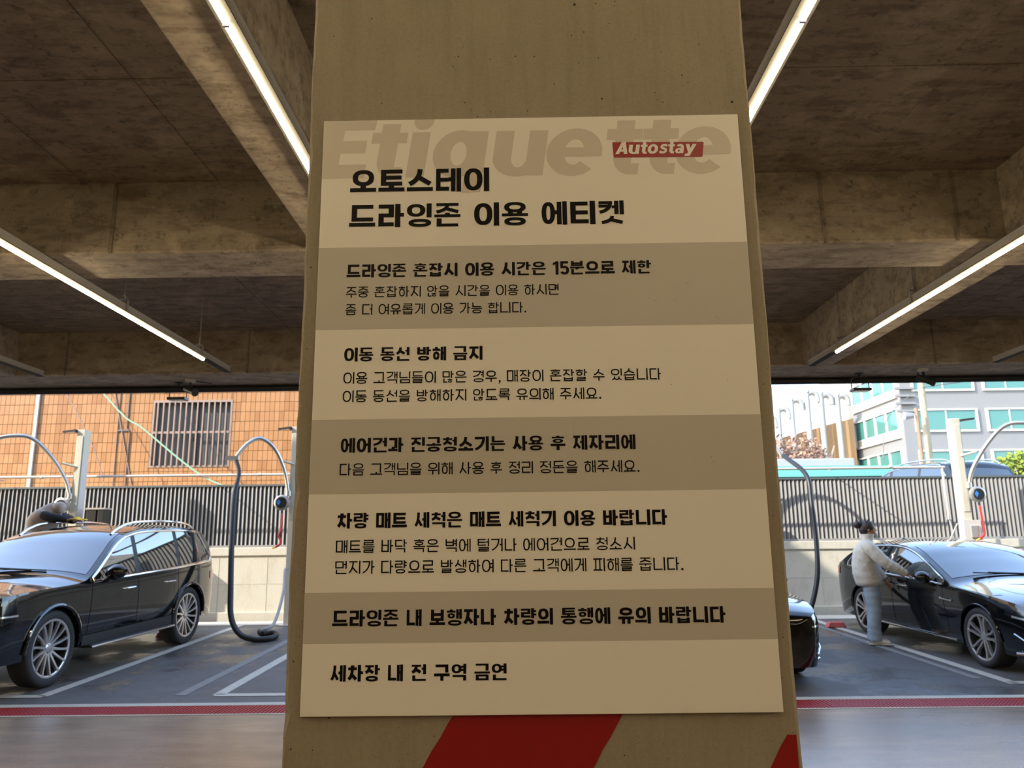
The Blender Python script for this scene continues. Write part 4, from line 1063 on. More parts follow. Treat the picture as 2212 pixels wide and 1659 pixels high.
def wheel(parent, x, y, r, sg, style, rim_r):
    """sg +1: outer face towards +y"""
    w = .13
    t = MB().lathe([(-w, rim_r), (-w, r * .93), (-w * .8, r * .995), (0, r), (w * .8, r * .995), (w * .95, r * .955), (w, r * .90), (w * .98, rim_r + .03), (w * .86, rim_r)], 48).build('wheel', M_RUBBER, parent, smooth=50)
    t.location = (x, y, r); t.rotation_euler = (0, 0, 0 if sg > 0 else PI)
    MB().lathe([(w * .80, rim_r * .95), (w * .88, rim_r * .955), (w * .93, rim_r), (w * .92, rim_r + .012), (w * .80, rim_r + .012)], 48).build('rim', M_RIM, t, smooth=40)
    MB().lathe([(-w, rim_r * .97), (0, rim_r * .90), (w * .80, rim_r * .95)], 40).build('rim_barrel', M_RIMDK, t, smooth=40)
    MB().lathe([(-.02, .0), (-.02, rim_r * .92)], 32).build('wheel_back', M_DARK, t)
    MB().lathe([(.005, .08), (.005, rim_r * .62), (.02, rim_r * .62), (.02, .08)], 32).build('brake_disc', M_RIMDK, t, smooth=40)
    if style == 'multi':
        for k in range(14):
            a = 2 * PI * k / 14 + .1; c, q = math.cos(a), math.sin(a); tx, tz = -q, c; o_ = []
            pr = [(.035, .55, .022), (.10, .60, .020), (rim_r * .55, .72, .016), (rim_r * .80, .80, .015), (rim_r * .99, .86, .019)]
            sk = [0, .006, .016, .020, .016]; m_ = MB(); rows = []
            for (rr, yy, hw), s_ in zip(pr, sk):
                cx, cz = c * rr + tx * s_, q * rr + tz * s_
                rows.append([(cx - tx * hw, w * yy - .02, cz - tz * hw), (cx - tx * hw * .7, w * yy + .012, cz - tz * hw * .7), (cx + tx * hw * .7, w * yy + .012, cz + tz * hw * .7), (cx + tx * hw, w * yy - .02, cz + tz * hw)])
            m_.grid(rows).build('spoke', M_RIM, t, smooth=30)
    else:
        for k in range(5):
            a = 2 * PI * k / 5 + PI / 2 + .12
            for s_ in (-1, 1):
                rows = []
                for rr, da, yy, hw in ((.045, .42, .60, .017), (rim_r * .45, .26, .70, .015), (rim_r * .70, .18, .78, .016), (rim_r * .99, .23, .88, .020)):
                    aa = a + s_ * da; c, q = math.cos(aa), math.sin(aa); tx, tz = -q, c
                    rows.append([(c * rr - tx * hw, w * yy - .02, q * rr - tz * hw), (c * rr - tx * hw * .75, w * yy + .012, q * rr - tz * hw * .75), (c * rr + tx * hw * .75, w * yy + .012, q * rr + tz * hw * .75), (c * rr + tx * hw, w * yy - .02, q * rr + tz * hw)])
                MB().grid(rows).build('spoke', M_RIM, t, smooth=30)
    MB().lathe([(w * .45, .062), (w * .66, .056), (w * .72, .035), (w * .72, 0)], 24).build('hub_cap', M_RIM, t, smooth=40)
    nb = MB()
    for k in range(5):
        a = 2 * PI * k / 5; nb.tube([(math.cos(a) * .046, w * .6, math.sin(a) * .046), (math.cos(a) * .046, w * .70, math.sin(a) * .046)], .008, 6)
    nb.build('wheel_nuts', M_TRIMBLK, t)
    return t
def mirror(parent, x, y, z, sg, s=1.0, label=None):
    b = MB(); rows = []
    for i in range(11):
        u = i / 10; a = math.sin(PI * (.04 + .92 * u)) ** .55; yy = y + sg * (.05 + .20 * u) * s
        rows.append([(x + .075 * s * a * math.cos(t * PI / 8) * (1.0 if math.cos(t * PI / 8) > 0 else .75), yy, z + (.075 * a * math.sin(t * PI / 8) + .015 * u) * s) for t in range(17)])
    o = b.grid(rows).build('side_mirror', M_PAINTBLK, parent, smooth=50)
    MB().tube([(x - .01, y - sg * .01, z - .085 * s), (x, y + sg * .09 * s, z - .055 * s)], [.022, .028], 8).build('mirror_foot', M_TRIMBLK, o)
    MB().tube([(x + .02, y + sg * .08 * s, z - .045 * s), (x + .03, y + sg * .20 * s, z - .030 * s), (x + .01, y + sg * .255 * s, z + .01)], .010, 6).build('mirror_trim', M_CHROME, o)
    return o
def build_car(label, loc, rz, kind, group=None):
    if kind == 'suv':
        L = 3.13
        C = Car(zt=[(.93, .62), (.925, .84), (.90, 1.03), (.80, 1.115), (.5, 1.165), (.1, 1.195), (-.35, 1.215), (-.52, 1.235), (-.62, 1.27), (-1.0, 1.50), (-1.30, 1.68), (-1.55, 1.765), (-2.0, 1.82), (-2.7, 1.83), (-3.2, 1.815), (-3.62, 1.77), (-3.78, 1.69), (-3.90, 1.50), (-4.06, 1.24), (-4.12, 1.08), (-4.152, .85), (-4.16, .55)],
                W=[(.93, .62), (.92, .76), (.88, .87), (.78, .935), (.6, .965), (.3, .985), (-.5, .985), (-3.3, .985), (-3.7, .965), (-3.95, .925), (-4.08, .865), (-4.16, .75)],
                zb=[(.93, .60), (.90, .94), (.80, 1.03), (.4, 1.085), (-.3, 1.11), (-1.0, 1.12), (-2.5, 1.145), (-3.9, 1.19), (-4.16, 1.0)],
                crown=[(.93, .02), (.7, .055), (-.4, .09), (-.8, .075), (-1.6, .065), (-3.7, .07), (-4.16, .05)], tumble=.20, axles=(0, -L), rw=.43, ra=.475, sill=.36)
        belt = pchip([(-.5, 1.12), (-1.2, 1.135), (-2.5, 1.165), (-3.9, 1.225)])
        wt = lambda x: min(C.corner(x) - .055, 1.235 + max(0, (x + 3.84)) * 1.30)
        wx = (-.66, -3.82); splits = [(-.72, -1.62, 'side_window'), (-1.72, -2.74, 'side_window'), (-2.84, -3.78, 'rear_side_window')]
        ws = (-.64, -1.50); rimr = .315; style = 'multi'
    else:
        L = 2.90 if kind == 'sedan' else 2.85
        C = Car(zt=[(.92, .50), (.915, .66), (.88, .76), (.75, .83), (.4, .905), (0, .955), (-.35, .985), (-.50, 1.01), (-.62, 1.05), (-1.1, 1.24), (-1.45, 1.37), (-1.75, 1.435), (-2.1, 1.462), (-2.6, 1.455), (-3.0, 1.40), (-3.4, 1.27), (-3.7, 1.14), (-3.82, 1.105), (-3.98, 1.085), (-4.03, 1.05), (-4.044, .9), (-4.05, .45)],
                W=[(.92, .58), (.91, .70), (.87, .80), (.76, .875), (.55, .915), (.2, .94), (-2.9, .94), (-3.4, .92), (-3.8, .86), (-3.95, .79), (-4.05, .64)],
                zb=[(.92, .46), (.87, .66), (.72, .74), (.3, .83), (-.4, .90), (-1.2, .925), (-2.6, .955), (-3.6, .985), (-3.95, .98), (-4.05, .90)],
                crown=[(.92, .02), (.7, .05), (-.4, .07), (-.8, .06), (-1.7, .060), (-2.9, .07), (-3.8, .07), (-4.05, .05)], tumble=.34, axles=(0, -L), rw=.352, ra=.388, sill=.215)
        belt = pchip([(-.5, .915), (-1.2, .94), (-2.5, .975), (-3.4, 1.02)])
        wt = lambda x: min(C.corner(x) - .045, 1.03 + max(0, (x + 3.42)) * .85)
        wx = (-.70, -3.38); splits = [(-.82, -1.92, 'side_window'), (-2.0, -2.85, 'side_window'), (-2.90, -3.34, 'rear_side_window')]
        ws = (-.62, -1.68); rimr = .262; style = 'twin'
    t = thing('car', label, 'car', loc, rz, group)
    bd_ = C.body(M_PAINTBLK, t)
    # dark floor pan and wheel wells
    MB().box(C.xr + .25, -.62, C.sill + .02, C.xf - .2, .62, C.sill + .20).build('underbody', M_DARK, t)
    for a in C.ax:
        for sg in (-1, 1):
            rows = [[(a + C.ra * math.cos(PI * k / 16 * 1.0) * .995, sg * yy, C.rw + C.ra * math.sin(PI * k / 16) * .995) for k in range(17)] for yy in (.55, C.side(a, .7) - .06)]
            MB().grid(rows).build('wheel_arch_liner', M_DARK, t)
    # panel gaps and glass
    for x0, x1, nm in splits:
        for sg in (-1, 1):
            MB().grid(C.side_patch(x0, x1, lambda x: belt(x) + .022, lambda x: wt(x) - .0, .004, sg=sg)).build(nm, M_GLASS, t, smooth=True)
    # pillars between the windows are black glass-like trim
    for sg in (-1, 1):
        MB().grid(C.side_patch(wx[0], wx[1], lambda x: belt(x) + .006, lambda x: wt(x) + .012, .002, n=50, sg=sg)).build('window_surround', M_TRIMBLK, t, smooth=True)
        MB().tube(outline(C, wx[0], wx[1], lambda x: belt(x), lambda x: wt(x) + .018, .004, sg), .011 if kind != 'suv' else .019, 8, closed=True).build('window_chrome', M_CHROME, t, smooth=True)
    yf = lambda x: C.side(x, C.corner(x)) - .075
    MB().grid(C.top_patch(ws[0], ws[1], yf, .005)).build('windscreen', M_GLASS, t, smooth=True)
    if kind == 'suv': MB().grid(C.top_patch(-3.86, -4.06, lambda x: C.side(x, C.corner(x)) - .10, .006, 8)).build('rear_window', M_GLASS, t, smooth=True)
    else: MB().grid(C.top_patch(-2.95, -3.66, lambda x: C.side(x, C.corner(x)) - .10, .005)).build('rear_window', M_GLASS, t, smooth=True)
    for s_ in (-1, 1):
        w0 = ws[0] + .03; MB().tube([(w0, s_ * .10 + .25, C.top(w0, .3) + .012), (w0 - .02, s_ * .10 - .42, C.top(w0 - .05, .3) + .02)], .008, 6).build('wiper', M_BLACK, t)
    # door seams
    def seam(x, z0, z1, lean=0):
        for sg in (-1, 1):
            pts = [(x + lean * (z - z0), sg * (C.side(x, z) + .0012), z) for z in [z0 + (z1 - z0) * i / 8 for i in range(9)]]
            MB().tube(pts, .0035, 4).build('door_seam', M_DARK, t)
    if kind == 'suv': seam(-.60, .5, 1.12, -.1); seam(-1.68, .42, 1.14); seam(-2.75, .75, 1.17, .0)
    else: seam(-.62, .35, .90, -.15); seam(-1.96, .33, .95); seam(-2.92, .62, .97, .1)
    # handles
    for hx in ((-1.46, -2.52) if kind == 'suv' else (-1.68, -2.66)):
        hz = .98 if kind == 'suv' else .83
        for sg in (-1, 1):
            y = C.side(hx, hz); pts = [(hx + .11, sg * (y - .005), hz), (hx + .09, sg * (y + .030), hz + .003), (hx - .09, sg * (y + .030), hz + .006), (hx - .11, sg * (y - .005), hz + .006)]
            MB().tube(pts, .014, 8).build('door_handle', M_CHROME, t, smooth=True)
    for sg in (-1, 1):
        mx = -.88 if kind == 'suv' else -.92; mz = belt(mx) + (.085 if kind == 'suv' else .055)
        mirror(t, mx, sg * (C.side(mx, mz) - .02), mz, sg, 1.35 if kind == 'suv' else 1.1)
    # wheels
    tw = C.side(0, .6) - .145
    for a in C.ax:
        for sg in (-1, 1): wheel(t, a, sg * tw, C.rw - .002, sg, style, rimr)
    # lamps
    for sg in (-1, 1):
        if kind == 'suv':
            MB().grid(C.side_patch(.90, .44, lambda x: .78 + .20 * (1 - math.sqrt(max(0, 1 - ((.90 - x) / .46) ** 2))), lambda x: .985, .007, sg=sg)).build('headlamp', M_LENS, t, smooth=True)
            MB().grid(C.side_patch(.89, .62, lambda x: .855, lambda x: .875, .012, sg=sg)).build('headlamp_strip', M_LAMPW, t)
            MB().grid(C.side_patch(-3.82, -4.14, lambda x: .93, lambda x: 1.05, .008, sg=sg)).build('tail_lamp', M_TAIL, t, smooth=True)
        else:
            MB().grid(C.side_patch(.90, .50, lambda x: .60 + (.90 - x) * .17, lambda x: min(C.corner(x) - .008, .70 + (.9 - x) * .12), .007, sg=sg)).build('headlamp', M_LENS, t, smooth=True)
            MB().grid(C.side_patch(.89, .60, lambda x: .625 + (.90 - x) * .1, lambda x: .645 + (.90 - x) * .11, .012, sg=sg)).build('headlamp_strip', M_LAMPW, t)
            MB().grid(C.side_patch(-3.72, -4.03, lambda x: .86, lambda x: .975, .008, sg=sg)).build('tail_lamp', M_TAIL, t, smooth=True)
            MB().tube([(.60, sg * (C.side(.6, .45) + .005), .47), (.75, sg * (C.side(.75, .42) + .008), .40), (.86, sg * (C.side(.86, .36) + .01), .34)], .012, 6).build('bumper_blade', M_CHROME, t, smooth=True)
            MB().tube([(-.48, sg * (C.side(-.5, .73) + .008), .735), (-.74, sg * (C.side(-.7, .74) + .008), .745)], .012, 6).build('fender_badge', M_CHROME, t)
    # nose
    zf = C.zt(C.xf); 
    if kind == 'suv':
        g = MB().box(.925, -.44, .60, .955, .44, .96).build('grille', M_BLACK, t, bevel=.02)
        for z in (.68, .77, .86): MB().box(.950, -.42, z, .968, .42, z + .02).build('grille_bar', M_CHROME, g)
        for sg in (-1, 1):
            MB().prism([(.74, .33), (.93, .36), (.945, .58), (.80, .60)], sg * .60, sg * .86).build('air_intake', M_TRIMBLK, t, bevel=.02)
            for z in (.42, .50): MB().box(.90, sg * .60 - .02, z, .955, sg * .60 + .02, z + .015).build('intake_blade', M_CHROME, t)
        MB().tube([(.88, -.80, .36), (.97, -.55, .33), (.99, 0, .33), (.97, .55, .33), (.88, .80, .36)], .022, 8).build('chrome_lip', M_CHROME, t, smooth=True)
        for sg in (-1, 1):
            # running board with chrome edge
            rbm = MB().box(-.62, sg * .84 - .0, .33, -2.55, sg * 1.03, .37).build('running_board', M_TRIMBLK, t, bevel=.008)
            MB().tube([(-.60, sg * 1.035, .345), (-2.57, sg * 1.035, .345)], .014, 8).build('board_edge', M_CHROME, rbm)
            MB().grid(C.side_patch(-.52, -2.62, lambda x: .37, lambda x: .49, .012, sg=sg)).build('sill_cladding', M_TRIMBLK, t)
            zr = lambda x: C.top(x, .64)
            pts = [(-1.42, sg * .66, zr(-1.42) - .0), (-1.60, sg * .665, zr(-1.6) + .045), (-1.95, sg * .67, zr(-1.95) + .075), (-2.7, sg * .675, zr(-2.7) + .075), (-3.35, sg * .67, zr(-3.35) + .065), (-3.60, sg * .66, zr(-3.60) + .04), (-3.72, sg * .655, zr(-3.72))]
            rr = MB().tube(spline(pts, 6), .019, 8).build('roof_rail', M_CHROME, t, smooth=True)
            for a in C.ax:  # flared arch lips
                pts = [(a + (C.ra + .004) * math.cos(k * PI / 20), sg * (C.side(a, C.rw + C.ra * math.sin(k * PI / 20)) + .006), C.rw + (C.ra + .004) * math.sin(k * PI / 20)) for k in range(21)]
                MB().tube(pts, .022, 8).build('arch_flare', M_PAINTBLK, t, smooth=True)
    else:
        MB().box(.915, -.40, .42, .940, .40, .70).build('grille', M_BLACK, t, bevel=.02)
        MB().box(.935, -.26, .36, .95, .26, .47).build('number_plate', M_BAND, t, bevel=.004)
        MB().tube([(.945, -.40, .42), (.945, -.42, .70), (.93, 0, .715), (.945, .42, .70), (.945, .40, .42)], .012, 6).build('grille_trim', M_CHROME, t, smooth=True)
        for sg in (-1, 1):
            MB().tube([(.88, sg * .55, .25), (.84, sg * .72, .255), (.62, sg * .90, .26)], .016, 6).build('bumper_lip', M_CHROME, t, smooth=True)
            MB().tube([(-.50, sg * (C.side(-1, .25) + .012), .245), (-2.45, sg * (C.side(-2, .25) + .012), .245)], .012, 8).build('sill_chrome', M_CHROME, t)
            for a in C.ax:
                pts = [(a + (C.ra + .002) * math.cos(k * PI / 20), sg * (C.side(a, C.rw + C.ra * math.sin(k * PI / 20)) + .002), C.rw + (C.ra + .002) * math.sin(k * PI / 20)) for k in range(21)]
                MB().tube(pts, .010, 6).build('arch_lip', M_PAINTBLK, t, smooth=True)
        MB().prism([(-3.02, 1.405), (-3.2, 1.40), (-3.16, 1.46)], -.012, .012).build('roof_fin', M_PAINTBLK, t)
    t.rotation_euler = (0, math.atan(-.03) * 0, rz)
    return t
def on_lot(t, hx, hy):
    """tilt the car with the slope of the lot (3 % along y)"""
    rz = t.rotation_euler[2]; n = Vector((0, -.03, 1)).normalized(); fw = Vector((math.cos(rz), math.sin(rz), 0)); fw = (fw - n * fw.dot(n)).normalized(); lf = n.cross(fw)
    M = Matrix((fw, lf, n)).transposed(); t.rotation_euler = M.to_euler(); t.location = (hx, hy, lotz(hy) + .004)
hd = math.atan2(9.304 - 12.424, -5.415 + 5.172)
c1 = build_car('black SUV with silver roof rails and many-spoke wheels parked on the left', (0, 0, 0), hd, 'suv')
lf = Vector((-math.sin(hd), math.cos(hd)))      # local +y
o_ = Vector((-5.40, 9.32)) - lf * .985; on_lot(c1, o_.x, o_.y)
hd = math.atan2(9.904 - 12.924, 5.557 - 5.394)
c2 = build_car('black sedan with a person at its door parked on the right', (0, 0, 0), hd, 'sedan')
lf = Vector((-math.sin(hd), math.cos(hd))); o_ = Vector((5.545, 9.92)) + lf * .955; on_lot(c2, o_.x, o_.y)
hd = -PI / 2 + .02
c3 = build_car('black car mostly hidden behind the right edge of the pillar', (0, 0, 0), hd, 'hatch')
on_lot(c3, 2.42, 9.75)
# cars on the raised street behind the fence: SUV seen from behind and a silver-blue roof
c4 = build_car('dark SUV on the raised street seen from behind above the right fence', (10.35, 22.0, 1.5), PI / 2 + .18, 'suv')
c4.location = (10.45, 22.6, 1.5 + .15); c4.scale = (1.0, 1.0, 1.0)
c5 = build_car('black car roof showing above the fence just right of the pillar', (7.0, 18.9, 1.5), PI, 'sedan')
c5.location = (5.6, 18.6, 1.52)
# ================================================================== people
def skin(name, joints, edges, m, parent=None, sub=2, root=0):
    """joints: list of ((x,y,z), radius or (rx, ry))"""
    me = bpy.data.meshes.new(name); me.from_pydata([j[0] for j in joints], edges, [])
    o = bpy.data.objects.new(name, me); COL.objects.link(o)
    o.modifiers.new('skin', 'SKIN').use_smooth_shade = True
    for i, j in enumerate(joints):
        r = j[1] if isinstance(j[1], tuple) else (j[1], j[1]); sv = me.skin_vertices[0].data[i]; sv.radius = r; sv.use_root = (i == root)
    s_ = o.modifiers.new('sub', 'SUBSURF'); s_.levels = sub; s_.render_levels = sub
    bpy.context.view_layer.update()
    dg = bpy.context.evaluated_depsgraph_get(); m2 = bpy.data.meshes.new_from_object(o.evaluated_get(dg)); bpy.data.objects.remove(o)
    m2.name = name; m2.materials.clear(); m2.materials.append(m); m2.polygons.foreach_set('use_smooth', [True] * len(m2.polygons))
    r = bpy.data.objects.new(name, m2); COL.objects.link(r)
    if parent: r.parent = parent
    return r
def chain(n, start=0): return [(i, i + 1) for i in range(start, start + n - 1)]
# standing woman; local frame: x = facing direction, y = her left, feet at z 0
px_, py_ = 5.10, 11.72; rzp = math.radians(-22)
W1 = thing('person', 'person in cream fleece jacket and light jeans reaching for the sedan door', 'person', (px_, py_, lotz(py_)), rzp)
# joints (height 1.72)
hipL, hipR = (0, .085, .90), (0, -.085, .90)
J = [((0, 0, .95), (.09, .12)),            # 0 pelvis
     ((0.0, 0, 1.12), (.09, .12)), ((.0, 0, 1.28), (.10, .14)), ((.01, 0, 1.38), (.075, .11)), ((.035, 0, 1.48), (.052, .052)), ((.05, 0, 1.53), (.050, .050)),  # 1-5 spine, neck
     ((.065, 0, 1.585), (.075, .066)), ((.07, 0, 1.66), (.088, .075)), ((.06, 0, 1.70), (.06, .055)),   # 6-8 head
     ((0, .16, 1.38), .050), ((.06, .20, 1.13), .040), ((.20, .17, .93), .033), ((.235, .165, .885), (.028, .018)),  # 9-12 left arm hangs bent
     ((0.02, -.17, 1.38), .050), ((.22, -.22, 1.17), .040), ((.47, -.20, 1.00), .032), ((.515, -.195, .965), (.028, .018)),   # 13-16 right arm reaches
     (hipL, .085), ((.02, .09, .50), .055), ((-.02, .095, .10), .038), ((.09, .10, .045), (.035, .04)),   # 17-20
     (hipR, .085), ((.03, -.09, .50), .055), ((.0, -.095, .10), .038), ((.11, -.10, .045), (.035, .04))]  # 21-24
E_ = [(0, 1), (1, 2), (2, 3), (3, 4), (4, 5), (5, 6), (6, 7), (7, 8), (3, 9), (9, 10), (10, 11), (11, 12), (3, 13), (13, 14), (14, 15), (15, 16), (0, 17), (17, 18), (18, 19), (19, 20), (0, 21), (21, 22), (22, 23), (23, 24)]
skin('body', J, E_, M_SKIN, W1)
def hand(parent, wrist, d, up, sg, curl=.5, name='hand', m=None):
    """five fingers rooted in a palm; d = pointing direction, up = back-of-hand normal, sg = thumb side"""
    d = Vector(d).normalized(); up = Vector(up); up = (up - d * up.dot(d)).normalized(); s_ = d.cross(up) * sg; w_ = Vector(wrist); js = [(tuple(w_), (.024, .016)), (tuple(w_ + d * .05), (.034, .015)), (tuple(w_ + d * .08), (.036, .014))]; es = [(0, 1), (1, 2)]
    for k, (off, ln) in enumerate(((.030, .070), (.010, .078), (-.011, .072), (-.030, .056))):
        base = w_ + d * .078 + s_ * off; p1 = base + d * ln * .45; p2 = p1 + (d * math.cos(curl) - up * math.sin(curl)) * ln * .32; p3 = p2 + (d * math.cos(curl * 1.9) - up * math.sin(curl * 1.9)) * ln * .25
        i = len(js); js += [(tuple(base), .0095), (tuple(p1), .0088), (tuple(p2), .008), (tuple(p3), .0068)]; es += [(2, i), (i, i + 1), (i + 1, i + 2), (i + 2, i + 3)]
    b0 = w_ + d * .035 + s_ * .030; i = len(js); b1 = b0 + (d * .6 + s_ * .8).normalized() * .032; b2 = b1 + (d * .9 + s_ * .3 - up * .2).normalized() * .028
    js += [(tuple(b0), .012), (tuple(b1), .0105), (tuple(b2), .0085)]; es += [(1, i), (i, i + 1), (i + 1, i + 2)]
    return skin(name, js, es, m or M_SKIN, parent, 1)
hand(W1, (.485, -.198, .985), (.85, .10, -.50), (.4, 0, .9), 1, .8)
hand(W1, (.225, .165, .895), (.5, 0, -.85), (.5, .8, .1), -1, .6)
def torso(name, secs, m, parent, n=28, fold=0.0, seed=0, extra=None):
    """secs: (x, y, z, rx, ry); extra: list of (points, radii) tubes joined to the same surface"""
    random.seed(seed); rows = []
    keys = [pchip([(s_[2], s_[i]) for s_ in secs]) for i in (0, 1, 3, 4)]; z0, z1 = secs[0][2], secs[-1][2]; K = 34
    for k in range(K + 1):
        z = z0 + (z1 - z0) * k / K; cx, cy, rx, ry = [f(z) for f in keys]; row = []
        for j in range(n + 1):
            a = 2 * PI * (j % n) / n; w_ = 1 + fold * (math.sin(a * 3 + z * 21) * .5 + math.sin(a * 7 - z * 34) * .35 + math.sin(z * 55 + a) * .3)
            row.append((cx + rx * w_ * math.cos(a), cy + ry * w_ * math.sin(a), z))
        rows.append(row)
    b = MB().grid(rows); b.add(rows[-1][:n], [tuple(range(n))]); b.add(rows[0][:n], [tuple(range(n))])
    for pts, rr in extra or []:
        sp = spline(pts, 7); f = pchip([(i / (len(rr) - 1), r) for i, r in enumerate(rr)]); N = len(sp) - 1
        b.tube(sp, [f(i / N) * (1 + fold * 1.3 * math.sin(i * 1.9)) for i in range(N + 1)], 16)
    return b.build(name, m, parent, smooth=70)
torso('fleece_jacket', [(-.01, 0, .815, .150, .190), (-.01, 0, .85, .178, .215), (-.03, 0, .98, .190, .222), (-.035, 0, 1.15, .180, .222), (-.03, 0, 1.30, .160, .215), (-.01, 0, 1.40, .128, .185), (.01, 0, 1.455, .092, .115), (.03, 0, 1.49, .080, .084), (.04, 0, 1.56, .086, .086)], M_FLEECE, W1, fold=.026, seed=2,
      extra=[([(-.005, .13, 1.40), (.0, .205, 1.345), (.05, .245, 1.14), (.15, .20, .98), (.215, .175, .905)], [.085, .094, .085, .075, .052]),
             ([(.0, -.13, 1.40), (.05, -.205, 1.35), (.21, -.245, 1.17), (.36, -.225, 1.07), (.475, -.20, .995)], [.085, .094, .085, .074, .052])])
torso('jeans', [(0, 0, .78, .105, .150), (0, 0, .86, .135, .165), (0, 0, .93, .13, .160)], M_JEAN, W1, fold=.035,
      extra=[([(0, .085, .90), (.01, .09, .70), (.025, .10, .48), (.0, .105, .26), (-.015, .105, .07)], [.098, .105, .086, .082, .088]),
             ([(0, -.085, .90), (.02, -.09, .70), (.035, -.10, .48), (.01, -.105, .26), (.005, -.105, .07)], [.098, .105, .086, .082, .088])])
for sg, ox in ((1, 0), (-1, .02)):
    sh = skin('sneaker', [((ox - .06, sg * .105, .045), (.045, .042)), ((ox + .03, sg * .108, .050), (.045, .042)), ((ox + .12, sg * .112, .040), (.036, .045)), ((ox + .175, sg * .114, .032), (.026, .036))], chain(4), M_SHOE, W1, 2)
    MB().prism([(ox - .115, 0.002), (ox + .20, 0.002), (ox + .21, .022), (ox - .11, .020)], sg * .11 - .045, sg * .11 + .045).build('shoe_sole', M_WHITEP, sh, bevel=.008)
    MB().obox((ox + .12, sg * .112, .074), ((1, 0, -.3), (0, 1, 0), (.3, 0, 1)), (.022, .02, .004)).build('shoe_patch', M_REDHOSE, sh)
# hair: cap with bun, face features
hr = MB().sphere((.045, 0, 1.655), (.098, .088, .105), 18, 12).sphere((.0, 0, 1.62), (.075, .078, .085), 14, 10).build('hair', M_HAIR, W1, smooth=60)
bn = MB().sphere((-.085, 0, 1.695), (.060, .060, .058), 14, 10).build('hair_bun', M_HAIR, hr, smooth=60)
random.seed(4); hb_ = MB()
for i in range(60):
    a = random.uniform(0, 2 * PI); e_ = random.uniform(-.3, 1.4); d = Vector((math.cos(a) * math.cos(e_), math.sin(a) * math.cos(e_), math.sin(e_))); c = Vector((.03, 0, 1.66)) + Vector((d.x * .095, d.y * .085, d.z * .10)) if i < 36 else Vector((-.085, 0, 1.695)) + d * .055
    hb_.tube([c, c + d * .022 + Vector((0, 0, .006)), c + d * .030 + Vector((.006, 0, -.006))], [.004, .003, .0012], 4)
hb_.build('stray_locks', M_HAIR, hr)['kind'] = 'stuff'
fc = MB().sphere((.098, 0, 1.625), (.058, .060, .078), 16, 12).build('face', M_SKIN, W1, smooth=True)
MB().add([(.150, -.012, 1.60), (.150, .012, 1.60), (.176, 0, 1.604), (.154, 0, 1.645)], [(0, 1, 2), (1, 3, 2), (3, 0, 2), (0, 3, 1)]).build('nose', M_SKIN, fc, smooth=True)
for sg in (-1, 1):
    MB().sphere((.143, sg * .024, 1.640), (.008, .012, .007), 10, 6).build('eye', M_HAIR, fc, smooth=True)
    MB().sphere((.055, sg * .076, 1.625), (.018, .009, .028), 10, 8).build('ear', M_SKIN, fc, smooth=True)
MB().sphere((.146, 0, 1.583), (.009, .020, .006), 10, 6).build('mouth', mat('lips', (.30, .10, .09), .5), fc, smooth=True)
# person bending over the SUV roof from its far side
W2 = thing('person', 'person in taupe padded jacket wiping the SUV roof with a yellow cloth', 'person', (-7.34, 11.72, lotz(11.7) + .30), math.radians(-6))
z0 = .0
J2 = [((-.12, 0, .95), (.12, .15)), ((.02, 0, 1.20), (.11, .14)), ((.14, 0, 1.45), (.12, .16)), ((.22, 0, 1.62), (.09, .12)), ((.30, -.02, 1.70), .05), ((.36, -.02, 1.74), (.075, .07)), ((.42, -.02, 1.73), (.08, .07)),
      ((.20, .18, 1.62), .05), ((.40, .24, 1.62), .042), ((.56, .14, 1.585), .034), ((.60, .12, 1.58), (.026, .018)),
      ((.22, -.18, 1.62), .05), ((.42, -.20, 1.63), .042), ((.60, -.10, 1.60), .034), ((.65, -.08, 1.595), (.026, .018)),
      ((-.12, .09, .88), .09), ((-.08, .10, .48), .06), ((-.12, .10, .10), .04), ((-.02, .11, .045), .04),
      ((-.12, -.09, .88), .09), ((-.06, -.10, .48), .06), ((-.08, -.10, .10), .04), ((.02, -.11, .045), .04)]
skin('body', J2, [(0, 1), (1, 2), (2, 3), (3, 4), (4, 5), (5, 6), (3, 7), (7, 8), (8, 9), (9, 10), (3, 11), (11, 12), (12, 13), (13, 14), (0, 15), (15, 16), (16, 17), (17, 18), (0, 19), (19, 20), (20, 21), (21, 22)], M_SKIN, W2)
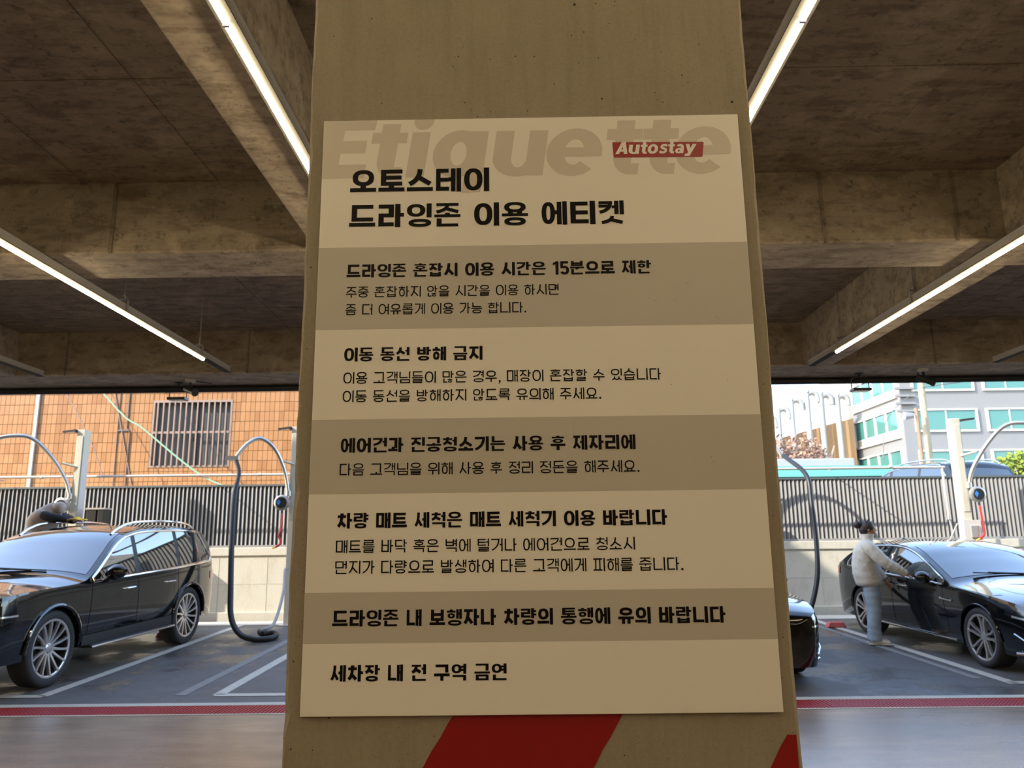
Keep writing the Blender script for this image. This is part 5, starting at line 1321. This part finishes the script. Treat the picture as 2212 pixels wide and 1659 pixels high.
skin('padded_jacket', [((-.14, 0, .92), (.17, .20)), ((.0, 0, 1.18), (.17, .20)), ((.12, 0, 1.44), (.17, .22)), ((.22, 0, 1.66), (.14, .20)), ((.34, 0, 1.78), (.11, .13)), ((.40, 0, 1.80), (.06, .08)), ((.20, .20, 1.66), .10), ((.33, .24, 1.68), .098), ((.22, -.20, 1.66), .10), ((.35, -.21, 1.70), .098)],
     [(0, 1), (1, 2), (2, 3), (3, 4), (4, 5), (3, 6), (6, 7), (3, 8), (8, 9)], M_PUFF, W2, 2)
skin('black_sleeve', [((.26, .24, 1.68), .070), ((.40, .23, 1.63), .074), ((.52, .165, 1.605), .060), ((.60, .125, 1.585), .046)], chain(4), M_SLEEVE, W2, 2)
skin('black_sleeve', [((.28, -.21, 1.69), .070), ((.42, -.20, 1.64), .076), ((.56, -.13, 1.62), .060), ((.64, -.09, 1.60), .046)], chain(4), M_SLEEVE, W2, 2)
skin('trousers', [((-.13, 0, .93), (.14, .17)), ((-.12, .09, .84), .11), ((-.08, .10, .48), .085), ((-.12, .105, .10), .07), ((-.12, -.09, .84), .11), ((-.06, -.10, .48), .085), ((-.08, -.105, .10), .07)], [(0, 1), (1, 2), (2, 3), (0, 4), (4, 5), (5, 6)], M_SLEEVE, W2, 2)
for sg in (-1, 1): skin('shoe', [((-.14 + (.04 if sg < 0 else 0), sg * .105, .05), .05), ((.04, sg * .11, .042), (.04, .05))], [(0, 1)], M_TRIMBLK, W2, 2)
skin('hood', [((.30, 0, 1.74), (.10, .11)), ((.42, 0, 1.80), (.11, .11)), ((.50, 0, 1.77), (.07, .08))], chain(3), M_PUFF, W2, 2)
hand(W2, (.60, .12, 1.59), (.9, -.1, .02), (0, .1, 1), -1, .25); hand(W2, (.64, -.08, 1.61), (.9, .1, .02), (0, .1, 1), 1, .25)
cl_ = MB(); rows = []
random.seed(8)
for i in range(9): rows.append([(-.11 + .028 * i, -.09 + .023 * j, .006 + random.uniform(0, .020) + (.03 if 2 < i < 6 and 2 < j < 6 else 0)) for j in range(9)])
ct = cl_.grid(rows).build('cleaning_cloth', M_YEL, None, smooth=True); ct.location = (-6.62, 11.62, 1.985); tag(ct, 'yellow cleaning cloth under hands on the SUV roof', 'cloth')
ct.modifiers.new('s', 'SOLIDIFY').thickness = .006
